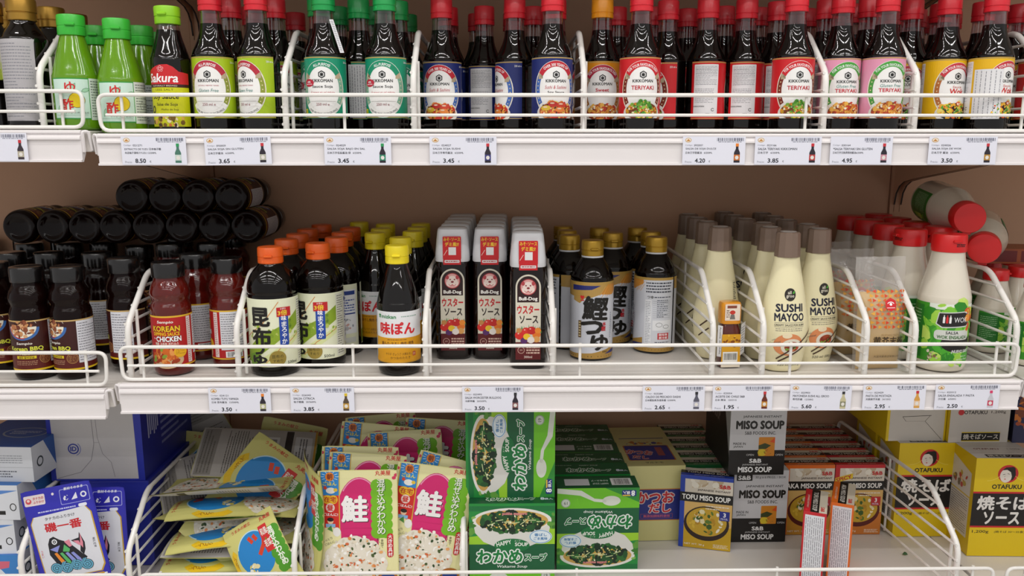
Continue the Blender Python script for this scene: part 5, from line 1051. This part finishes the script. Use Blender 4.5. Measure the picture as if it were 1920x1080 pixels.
def rice(cv, cx, cy, rx, ry, L, seed=3):
    rnd = random.Random(seed)
    cv.ell(cx, cy-ry*.12, rx*.97, ry*.86, '#e9e2d2', L, 36)
    for i in range(11): a = R(-20+i*22); cv.ell(cx+rx*.78*math.cos(a), cy+ry*.72*math.sin(a), rx*rnd.uniform(.2, .3), ry*rnd.uniform(.2, .3), '#e9e2d2', L, 14)
    cv.blobs(cx, cy, rx*.98, ry*.98, ['#f6f2e8', '#d9cfba', '#fbf8f2', '#e6dcc6'], 170, 1.8, 3.6, L+.6, seed, asp=.5); cv.blobs(cx, cy, rx*.92, ry*.92, ['#e08a4a', '#d86a3a', '#4a5a2a', '#2f4a24', '#e8a868'], 84, 1.1, 3.2, L+3.8, seed+1)
def sal_front(cv):
    cv.rect(-58, 0, 58, 190, '#ebe6ac', 0); cv.ell(3, 128, 32, 52, '#d3226e', 1, 36); cv.arc(3, 128, 31, 51, 1.6, '#ee9cc0', 40, 140, 2); cv.rect(-24, 80, 30, 130, '#d3226e', 1)
    cv.rect(-54, 154, -25, 188, '#2f8ad2', 3); cv.poly([(-54, 104), (-39, 108), (-25, 103), (-25, 154), (-54, 154)], '#d42a20', 3); cv.rect(-26.4, 104, -25, 188, '#d8b23a', 4); cv.rect(-54, 104, -52.6, 188, '#d8b23a', 4)
    for i in range(12):
        a = 2*PI*i/12; cv.line(-39.5+8*math.cos(a), 181+5.5*math.sin(a), -39.5+13*math.cos(a), 181+8*math.sin(a), .8, '#cfe6f4', 4)
    cv.ell(-39.5, 181, 6.4, 6.4, '#e8862a', 5, 20); cv.t('朝', -39.5, 181, 8, '#7a2010', b=.03, L=6); cv.t('ごはん', -39.5, 171, 5, '#f2e04a', w=20, b=.04, L=5); cv.ell(-38, 161, 7, 4.5, '#f2f0ea', 4, 18); cv.ell(-46, 165, 2.6, 2.6, '#d8482a', 5, 12); cv.ell(-31, 162, 3, 2.6, '#e8c23a', 5, 12)
    cv.ell(-43, 148, 7.6, 6.4, '#f0c02a', 5, 18); cv.ell(-34, 148, 6, 6.4, '#f0c02a', 5, 18); cv.t('在宅', -39, 148, 8, '#b8201c', w=18, b=.03, L=6); cv.ell(-39, 136, 6.6, 6.6, '#f3d9d0', 5, 18); cv.t('昼', -39, 136, 8, '#d42a20', b=.04, L=6); cv.t('ごはんに!', -39, 126, 4.4, '#ffffff', w=22, b=.03, L=5); cv.ell(-39, 116, 4.4, 4.4, '#f0c8a4', 5, 16); cv.ell(-39, 118.4, 4.8, 3, '#2a1c16', 6, 16); cv.rect(-46, 107, -32, 112, '#8ab8e0', 5)
    cv.t('鮭', -3, 133, 37, '#2a2020', w=36, b=.05, L=4); cv.t('鮭', -4, 134, 37, '#f6f4f2', w=36, b=.05, L=5); cv.t('さ', 15, 140, 4.4, '#f2b8d0', L=5); cv.t('け', 15, 132, 4.4, '#f2b8d0', L=5)
    scallop(cv, 35, 98, 168, 9, '#74b81e', 3); cv.vt('混ぜ込みわかめ', 35, 176, 11.4, '#356a18', pitch=11.6, b=.06, L=5); cv.vt('混ぜ込みわかめ', 34.4, 176.5, 11.4, '#f4f8e8', pitch=11.6, b=.02, L=6)
    cv.t('丸美屋', 37, 185.5, 7, '#cc2c2c', w=22, b=.025, L=2)
    for x, y in ((-57, 180), (53, 178), (56, 182)): cv.ell(x, y, 3, 2.6, '#d83a62', 2, 10)
    cv.ell(-30, 100, 5.6, 7, '#eceae6', 5, 16); cv.poly([(-44, 104), (-38, 110), (-36, 100)], '#4a8a3a', 5)
    rice(cv, -4, 50, 46, 46, 6); cv.rrect(42, 60, 51, 96, 4, '#c8242a', 5); cv.vt('大きめ具材', 46.5, 94, 6, '#ffffff', pitch=6.6, b=.02, L=6); cv.vt('食物で', 35, 88, 4, '#3a3a2a', L=4); cv.vt('おいしい', 29.5, 90, 4, '#3a3a2a', L=4); cv.t('しっとり', -44, 88, 3.6, '#4a4a3a', rot=24, L=4); cv.t('ごはんに', -41, 83, 3.6, '#4a4a3a', rot=24, L=4)
    cv.ell(42, 30, 14, 10, '#b06a24', 9.6, 20); cv.ell(42, 28, 11, 8, '#1f3f8c', 10.2, 20)
def fur_front(cv):
    cv.rect(-58, 0, 58, 190, '#d2cd7c', 0); cv.ell(-4, 128, 38, 42, '#2285cc', 1, 36); cv.arc(-4, 128, 38, 42, 2, '#bfe0f0', 40, 150, 2); cv.arc(-34, 122, 26, 36, 11, '#e8c022', 120, 235, 3, 16); cv.vt('しっとり', -50, 146, 6, '#8a3a1a', L=5)
    cv.line(-8, 160, -2, 148, 7, '#d8401f', 3); cv.line(3, 160, 8, 149, 7, '#d8401f', 3); cv.path([(25, 152), (18, 136), (2, 122)], 8, '#d8401f', 3); cv.rect(18, 118, 36, 168, '#d22a2a', 4); cv.t('和風', 27, 156, 13, '#f2e8e0', w=14, b=.03, L=5); cv.t('若菜', 27, 134, 13, '#f2e8e0', w=14, b=.03, L=5)
    cv.blobs(-20, 106, 10, 8, ['#e8dca8', '#f0f0e0', '#d8c860'], 8, 3, 6, 3); cv.t('うまみの献立', -16, 182, 6, '#cc2c2c', w=44, b=.02, L=2); cv.t('丸美屋', 38, 178, 7.4, '#cc2c2c', w=24, b=.025, L=5); scallop(cv, 40, 82, 150, 10, '#4f9a24', 3); cv.vt('混ぜ込わかめ', 40, 158, 12, '#f2f6e8', pitch=12.4, b=.05, L=5)
    rice(cv, -6, 44, 46, 42, 6, 11)
def fur_back(cv):
    cv.rect(-58, 0, 58, 190, '#bdb9b4', 0); cv.rect(-54, 160, 54, 186, '#9a9690', 1); cv.small(-50, 163, 50, 184, '#77736c', 4, .4, 2, 9); cv.small(-50, 96, 50, 146, '#6a6660', 12, .35, 1, 4); cv.rect(-20, 62, 36, 90, '#e4e4e6', 1); cv.bars(-14, 66, 30, 86, L=2); cv.rect(-54, 40, 54, 52, '#3a3634', 1); cv.rrect(-48, 8, 40, 36, 2, '#dcdcde', 1); cv.small(-44, 10, 36, 34, '#55555a', 5, .4, 2, 6); cv.rect(-58, 0, 58, 4, '#c8993a', 2)
def fish_front(cv):
    w2 = 52
    cv.rect(-w2, 0, w2, 145, '#2e2cae', 0)
    P = [(-40, 12), (-44, 96), (-38, 106), (38, 110), (44, 100), (46, 22), (40, 12)]
    cv.poly([(x*1.04, y if y > 50 else y-1.4) for x, y in P], '#c8a23a', 1); cv.poly(P, '#dcdde4', 2)
    cv.t('タナカのふりかけ', 0, 101, 4.6, '#33333a', w=44, b=.02, L=3); cv.t('磯一番', 2, 88, 13, '#c8242e', w=54, b=.04, L=3)
    cv.rrect(-48, 123, -16, 138, 2, '#eadcdc', 2); cv.t('タナカの', -26, 133, 4, '#c8404a', w=16, b=.03, L=3); cv.t('ふりかけ', -26, 127.5, 3.6, '#c8404a', w=16, b=.03, L=3); cv.ell(-41, 130, 4.6, 4, '#d8505a', 3, 14); cv.ell(-41, 131, 2.4, 2, '#f2e0d8', 4, 10); cv.ell(-4, 135, 2, 2, '#f0e8e8', 2, 10)
    cv.rrect(6, 117, 48, 139, 2, '#aab0e8', 2); cv.rrect(6.8, 117.8, 47.2, 138.2, 2, '#2e2cae', 3); cv.t('素材そのまま', 27, 139, 4, '#eceef8', w=28, b=.03, L=4); cv.blobs(15, 127, 4, 4, ['#eceef8'], 7, 1, 2, 4); cv.poly([(22, 122), (30, 132), (31, 123)], '#eceef8', 4); cv.arc(40, 127, 4.4, 4.4, 2, '#eceef8', 0, 360, 4); cv.rrect(30, 110, 42, 114.6, 2, '#e4e6f4', 3); cv.small(-30, 110, 26, 114, '#c4c8f0', 1, .5, 2)
    # leaping fish over rolling waves
    cv.poly([(-26, 64), (-22, 72), (-16, 74), (-8, 68), (4, 62), (14, 50), (22, 40), (26, 48), (27, 58), (22, 74), (20, 66), (8, 64), (20, 54), (18, 46), (26, 36), (18, 28), (-10, 26), (-20, 34), (-27, 48)], '#1b1a22', 3)
    cv.ell(-16, 66, 4, 4, '#eceef2', 4, 16); cv.ell(-16, 66, 2.4, 2.4, '#1b1a22', 5, 12); cv.ell(-16, 66, 1.1, 1.1, '#eceef2', 6, 8)
    cv.poly([(-25, 56), (-9, 60), (-15, 50)], '#8c94d8', 4); cv.poly([(-7, 50), (-3, 60), (4, 52), (2, 48)], '#58b468', 4)
    for i, c in enumerate(('#e88a2a', '#58b468', '#8c94d8', '#8c94d8')): x = -20+i*8; cv.poly([(x, 49-i), (x+4, 50-i), (x+12, 36), (x+14, 30), (x+9, 30), (x+5, 38)], c, 4)
    cv.poly([(-2, 64), (6, 66), (8, 56), (4, 55)], '#e08a9c', 4); cv.poly([(23, 72), (24.6, 58), (23, 50), (20, 56)], '#e08a9c', 4); cv.poly([(11, 63), (19, 62), (21, 54), (17, 56)], '#e08a9c', 4)
    for i in range(4):
        x = -22+i*15
        for q, c in ((9, '#20303c'), (8, '#6ab4d2'), (6, '#20303c'), (5, '#6ab4d2'), (3, '#20303c'), (2, '#6ab4d2')): cv.ell(x, 27-(i % 2)*2, q, q*.9, c, 5+(9-q)*.2+i*.02, 18)
    for i in range(3):
        x = -22+i*15
        for dq, c in ((0, '#20303c'), (.9, '#6ab4d2'), (3.4, '#20303c'), (4.2, '#6ab4d2')): cv.poly([(x-2+dq, 19), (x+4-dq*.2, 19), (x+17-dq, 35), (x+11+dq*.2, 35)], c, 7+dq*.2)
    cv.vt('瀬戸内海', 40, 62, 3.4, '#3a3a44', L=3); cv.vt('うまい', -38, 56, 3.4, '#c8404a', L=3); cv.rrect(8, 3, 44, 9, 3, '#d8a22a', 2); cv.small(10, 4, 40, 8, '#8a3a2a', 1, .5, 3)
FISH = pouch('seasoning_pouch', 104, 145, 10, '#2e2cae', fish_front)
SALP = pouch('seasoning_pouch', 116, 190, 12, '#e2df98', sal_front, back=fur_back)
FURP = [pouch('seasoning_pouch', 116, 190, t_, '#c6c276', fur_front, b_, c_, fur_back) for t_, b_, c_ in ((9, 0, 0), (9, 14, 0), (9, -10, 7), (7, 2, -17), (7, 5, 12), (7, -6, -13))]
def stand(pr, px, py, Y, z, lean=-8, roll=0, yaw=0, label='', group=None):
    p = atY(px, py, Y); return put(pr, (p.x, Y, z), R(yaw), label, 'pouch', group, rx=R(lean), ry=R(roll))
stand(FISH, 143, 1066, .034, Z3+.026, -6, -11, 0, 'blue seasoning pouch with a leaping fish, tilted in front', 'blue fish pouches')
stand(FISH, 176, 1060, .062, Z3+.010, -5, -1, 0, 'blue seasoning pouch with fish print half hidden behind the tilted one', 'blue fish pouches')
gs = 'pink salmon rice pouches'
stand(SALP, 673, 1078, .034, Z3, -5, 0, 1, 'yellow and pink salmon pouch foremost, upright', gs)
stand(SALP, 785, 1080, .052, Z3, -5, 9, 2, 'yellow and pink salmon pouch foremost at the right, tilted right', gs)
stand(SALP, 792, 1060, .072, Z3+.008, -5, 17, 2, 'yellow and pink salmon pouch tilted furthest right, second layer', gs)
stand(SALP, 678, 1060, .068, Z3+.012, -5, 4, 0, 'salmon pouch directly behind the foremost upright one', gs)
stand(SALP, 672, 1048, .086, Z3+.016, -5, 2, 2, 'salmon pouch third in the upright file', gs)
stand(SALP, 772, 1035, .130, Z3+.024, -6, -3, 0, 'salmon pouch standing in the middle of the back group', gs)
stand(SALP, 690, 1025, .140, Z3+.032, -6, 6, 0, 'salmon pouch in the shaded back left of its group', gs)
stand(SALP, 815, 1020, .165, Z3+.030, -6, 4, 0, 'salmon pouch in the shaded back right of its group', gs)
stand(SALP, 735, 1015, .19, Z3+.03, -6, -5, 0, 'salmon pouch furthest back in shade', gs)
gp = 'heaped seasoning pouches'
words = ('lowest', 'second lowest', 'third lowest', 'fourth lowest', 'fifth lowest', 'sixth lowest', 'seventh lowest', 'eighth lowest', 'ninth lowest', 'topmost')
rq = random.Random(12)
def lay(pr, x, y, z, tilt, roll, yaw, flip, label):
    """a pouch lying with its long side along the shelf; tilt lifts the front edge when negative"""
    m = Matrix.Rotation(R(yaw), 4, 'Z') @ Matrix.Rotation(R(roll), 4, 'Y') @ Matrix.Rotation(R(tilt), 4, 'X') @ Matrix.Rotation(R(90 if flip == 'l' else -90), 4, 'Z') @ Matrix.Rotation(R(90 if flip == 'b' else -90), 4, 'X') @ Matrix.Translation((0, 0, -.095))
    o = put(pr, (0, 0, 0), 0, label, 'pouch', gp); m = Matrix.Translation((x, y, z)) @ m
    o.location = m.to_translation(); o.rotation_euler = m.to_euler(); return o
for k in range(7):
    v = FURP[(0, 4, 3, 4, 5, 4, 3, 4)[k]]; x0 = -.412+rq.uniform(-.016, .008); y0 = .121+rq.uniform(-.003, .008)
    lay(v, x0, y0, Z3+.011+k*.0196, -2-k*1.4+rq.uniform(-2, 2), rq.uniform(-3, 3), rq.uniform(-6, 6), ('r', 'l', 'b', 'l', 'r', 'l', 'r')[k], 'seasoning pouch lying flat in the left heap, %s layer' % words[k])
# leaning and curled pouches on and behind the heap
def lean(pr, px, py, Y, z, rx, ry, rz, label):
    p = atY(px, py, Y); return put(pr, (p.x, Y, z), R(rz), label, 'pouch', gp, rx=R(rx), ry=R(ry))
def face(pr, px, py, Y, rx, ry, rz, label):     # by the middle of the pouch
    m = Matrix.Translation(atY(px, py, Y)) @ Matrix.Rotation(R(rz), 4, 'Z') @ Matrix.Rotation(R(ry), 4, 'Y') @ Matrix.Rotation(R(rx), 4, 'X') @ Matrix.Translation((0, 0, -.095))
    o = put(pr, (0, 0, 0), 0, label, 'pouch', gp); o.location = m.to_translation(); o.rotation_euler = m.to_euler(); return o
face(FURP[1], 490, 1043, .044, -12, -34, -6, 'seasoning pouch curled up at the right of the heap, print facing out').scale = (.8, .8, .8)
face(FURP[0], 468, 938, .140, -42, 32, -12, 'seasoning pouch leaning on top of the heap, blue print facing out')
q = atY(482, 850, .225); lay(FURP[0], q.x, .225, q.z, 22, 6, 8, 'b', 'seasoning pouch on top of the heap, grey printed back showing')
q = atY(412, 884, .20); lay(FURP[0], q.x, .20, q.z, 24, -12, 22, 'b', 'seasoning pouch on top of the heap, barcode side up')
face(FURP[0], 392, 915, .285, -14, 8, 4, 'seasoning pouch standing at the left behind the heap, blue print')
face(FURP[0], 535, 890, .30, -10, 12, 0, 'seasoning pouch standing at the back by the pink pouches, blue print')
face(FURP[0], 398, 850, .345, -10, 24, 180, 'seasoning pouch standing furthest back, grey barcode side out')
stand(FURP[2], 580, 1065, .075, Z3+.004, -4, 2, -66, 'seasoning pouch standing edge-on against the wire divider', gp)
# ---- flat brown packets resting on the dressing jars at the right
cv = Cv(); cv.rect(-60, 0, 60, 24, '#9a4a20', 0); cv.rect(-57, 3, -4, 21, '#6a1612', 1); cv.rect(2, 3, 57, 21, '#6a1612', 1)
FLT = carton('flat_packet', 120, 24, 70, '#a4552a', cv)
p = atY(1912, 480, .215); put(FLT, (p.x, .215, Z2+.1292), R(-8), 'flat orange-brown packet lying on the short dressing jars', 'packet')
# ---- a scrap of leaf on the shelf
bm = bmesh.new(); vs = [bm.verts.new(p) for p in ((-.004, 0, .0006), (0, -.003, .001), (.005, -.001, .0006), (.001, .004, .003), (.002, 0, .0045))]
bm.faces.new((vs[0], vs[1], vs[4])); bm.faces.new((vs[1], vs[2], vs[4])); bm.faces.new((vs[2], vs[3], vs[4])); bm.faces.new((vs[3], vs[0], vs[4])); bm.faces.new((vs[3], vs[2], vs[1], vs[0]))
o = mesh_obj('leaf_scrap', finish(bm, 'leaf_scrap', M('#2f5a2a', .5))); o.location = atZ(1696, 1040, Z3); tag(o, 'tiny green leaf scrap lying on the bare shelf', 'leaf')
# ================================================================ price tickets in the shelf-front channel
def mini_bottle(cv, x, y, capc, bodyc, labc, s=1.0, L=2):
    cv.poly([(x-4*s, y), (x+4*s, y), (x+4*s, y+13*s), (x+1.7*s, y+18*s), (x+1.7*s, y+22*s), (x-1.7*s, y+22*s), (x-1.7*s, y+18*s), (x-4*s, y+13*s)], bodyc, L); cv.rect(x-4*s, y+3*s, x+4*s, y+10.5*s, labc, L+1); cv.rect(x-2*s, y+21*s, x+2*s, y+25*s, capc, L+1); cv.ell(x, y+6.6*s, 2.4*s, 2.6*s, '#e6e2dc', L+2, 12)
def ticket(x0, x1, ymid, z, code, l1, l2, price, pic, desc, tilt=0.0, logo=True):
    a = atY(x0, ymid, -.001); b = atY(x1, ymid, -.001); w = (b.x-a.x)*1000; h = 35.5; cv = Cv(); k = w/92
    ox = -w/2
    cv.rect(ox, 0, -ox, h, '#e7e8f4', 0, rough=.3)
    if logo: cv.ell(ox+8*k, h-4.4, 4.6*k, 3, '#c9a15a', 1, 18); cv.ell(ox+8*k, h-4.4, 3.8*k, 2.4, '#efe6d8', 2, 18); cv.poly([(ox+5*k, h-5.8), (ox+8*k, h-2.8), (ox+11*k, h-5.8)], '#c98a3a', 3)
    cv.bars(-ox-42*k, h-5.6, -ox-3*k, h-1.6, '#5a5c70', 1, len(desc)); cv.small(-ox-40*k, h-7.4, -ox-6*k, h-6, '#8a8c9c', 1, .6, 1)
    cv.t('Código:', ox+9*k, h-11, 2.4, '#8a8c98', w=11*k, L=1); cv.t(code, ox+23*k, h-11, 2.3, '#3c3e4a', w=13*k, b=.02, L=1)
    w1 = min(58*k, len(l1)*2.35*k); cv.t(l1, ox+4.4*k+w1/2, h-15.6, 2.9, '#2a2c38', w=w1, b=.02, L=1)
    w2 = min(60*k, sum(2.9 if ord(c) > 255 else 1.9 for c in l2)*k); cv.t(l2, ox+4.4*k+w2/2, h-20.4, 3.0, '#33353f', w=w2, b=.015, L=1)
    cv.t('Precio:', ox+9*k, 3.4, 2.6, '#8a8c98', w=10*k, L=1); cv.t(price, ox+26*k, 5.0, 5.2, '#23242e', w=len(price)*3.7*k, b=.035, L=1); cv.t('€', ox+40*k, 4, 2.6, '#55565f', L=1)
    pc_, bc_, lc_ = pic; mini_bottle(cv, -ox-12*k, 2.4, pc_, bc_, lc_, .98)
    cv2 = Cv(); cv2.it = cv.it[1:]
    card = box_mesh('card', ox/1000, -ox/1000, -.0004, 0, 0, h/1000, M('#e7e8f4', .3))
    e = empty('price_tag', ((a.x+b.x)/2, -.0034, z-.0395)); e.rotation_euler = (0, R(tilt), 0); tag(e, desc, 'price tag', 'price tags on the shelf fronts')
    mesh_obj('card', card, e); mesh_obj('printing', cv2.build('printing', on_front(-.4), None, None, .05), e)
red, grn, blk, yel, org, wht = '#c8303a', '#2a9a5a', '#2a2a2e', '#e0c02a', '#e8842a', '#d8d8d8'
D_ = '#2a2430'
for a in (
 (-50, 54, 278, ZL1, '020112', 'SALSA YAMASA', '日本酱油 1L', '4.60', (red, '#3a3038', '#b8b09a'), 'price ticket cut by the left edge, small bottle picture', 0),
 (230, 351, 285, Z1, '021271', 'EXTRACTO DE YUZU 日本柚子醋', '本店柚子调味汁YUZU 12/200ML', '8.50', (grn, '#4a7a6a', '#c8d8d0'), 'price ticket reading 8.50 under the citrus bottles', 0),
 (386, 510, 282, Z1, 'SF020039', 'SALSA SOJA SIN GLUTEN', '日本万字酱油   6/250ML', '3.65', (red, D_, '#b8b8a8'), 'price ticket reading 3.65 under the lime-label bottles', -1.2),
 (609, 734, 284, Z1, '024029', 'SALSA SOJA BAJO EN SAL', '日本万字低盐酱油 绿   6/250ML', '3.45', (grn, D_, '#2a8a6a'), 'price ticket reading 3.45 under the teal-label bottles', 0),
 (806, 931, 283, Z1, '024027', 'SALSA SOJA SUSHI', '日本万字寿司酱油   6/250ML', '3.45', (red, D_, '#3a3a7a'), 'price ticket reading 3.45 under the navy-label bottles', 0),
 (1279, 1396, 283, Z1, 'SF020037', 'SALSA DE SOJA DULCE', '日本万字甜酱油   6/250ML', '4.20', (org, D_, '#c8702a'), 'price ticket reading 4.20 under the red-label bottles', 0),
 (1414, 1538, 283, Z1, '023166', 'SALSA TERIYAKI KIKKOMAN', '日本万字   6/250ML', '3.85', (red, D_, '#b83a3a'), 'price ticket reading 3.85 on the top shelf front', 0),
 (1555, 1671, 282, Z1, '030164', '*SALSA TERIYAKI SIN GLUTEN', '日本万字无麸质照烧酱油6/250ML', '4.95', (red, D_, '#c88a9a'), 'price ticket reading 4.95 under the pink-label bottles', 0, False),
 (1739, 1866, 282, Z1, '024026', 'SALSA SOJA DE WOK', '日本万字 酱油   6/250ML', '3.50', (red, D_, '#b88a3a'), 'price ticket reading 3.50 under the yellow wok labels', 0),
 (393, 509, 752, Z2, '024121', 'KOMBU TUYU YAMASA', '日本 昆布酱油   12/500ML', '3.50', (org, D_, '#b8b88a'), 'price ticket reading 3.50 under the orange-capped bottles', 0),
 (546, 665, 752, Z2, '026043', 'SALSA CITRICA', '柚子醋酱   20/360ML', '3.85', (yel, '#5a4a3a', '#c89a3a'), 'price ticket reading 3.85 under the yellow-capped bottles', 0),
 (867, 981, 750, Z2, '023493', 'SALSA WORCESTER BULLDOG', '乌斯特酱   20/500ML', '3.50', (blk, D_, '#8a5a5a'), 'price ticket reading 3.50 under the white-capped bottles', 0),
 (1204, 1320, 748, Z2, '023284', 'CALDO DE PESCADO DASHI', '日本鲣鱼高汤/面条酱 12/500ML', '2.65', (blk, '#5a5a6a', '#b8b8c8'), 'price ticket reading 2.65 under the gold-capped bottles', 0),
 (1335, 1447, 747, Z2, '025054', 'ACEITE DE CHILE S&B', '日本 辣油   120/31G', '1.95', (red, '#6a2a1a', '#c88a2a'), 'price ticket reading 1.95 under the chilli oil bottle', 0),
 (1479, 1594, 746, Z2, '023903', 'MAYONESA SUSHI ALL GROO', '寿司奶酱   12/500G', '5.60', (blk, '#c8c09a', '#8a8a6a'), 'price ticket reading 5.60 under the mayonnaise bottles', 1),
 (1616, 1733, 745, Z2, '023429', 'PASTA DE MOSTAZA', '天鹅黄芥末酱   24/150G', '2.95', (red, '#d8a04a', '#e8c8a8'), 'price ticket reading 2.95 under the mustard bags', 0),
 (1751, 1871, 744, Z2, '023312', 'SALSA ENSALADA Y PASTA', '沙拉酱   6/500G', '2.50', ('#d83a6a', '#c8c8d0', '#c83a5a'), 'price ticket reading 2.50 under the salad dressing', 0)):
    ticket(*a)

# ---------------------------------------------------------------- look-alikes that share a description are told apart by their place
ORD = ('first', 'second', 'third', 'fourth', 'fifth', 'sixth', 'seventh', 'eighth', 'ninth', 'tenth', 'eleventh', 'twelfth', 'thirteenth', 'fourteenth', 'fifteenth', 'sixteenth', 'seventeenth', 'eighteenth')
same = {}
for o in col.objects:
    if o.parent is None and o.get('label'): same.setdefault(o['label'], []).append(o)
for l, os_ in same.items():
    if len(os_) < 2: continue
    dx = max(o.location.x for o in os_)-min(o.location.x for o in os_); dy = max(o.location.y for o in os_)-min(o.location.y for o in os_)
    ax = 0 if dx > dy*.8 else 1
    for k, o in enumerate(sorted(os_, key=lambda o: o.location[ax] if ax else (o.location.x/(o.location.y+1.08)))):
        o['label'] = l+', %s from %s' % (ORD[k], 'the front' if ax else 'the left')
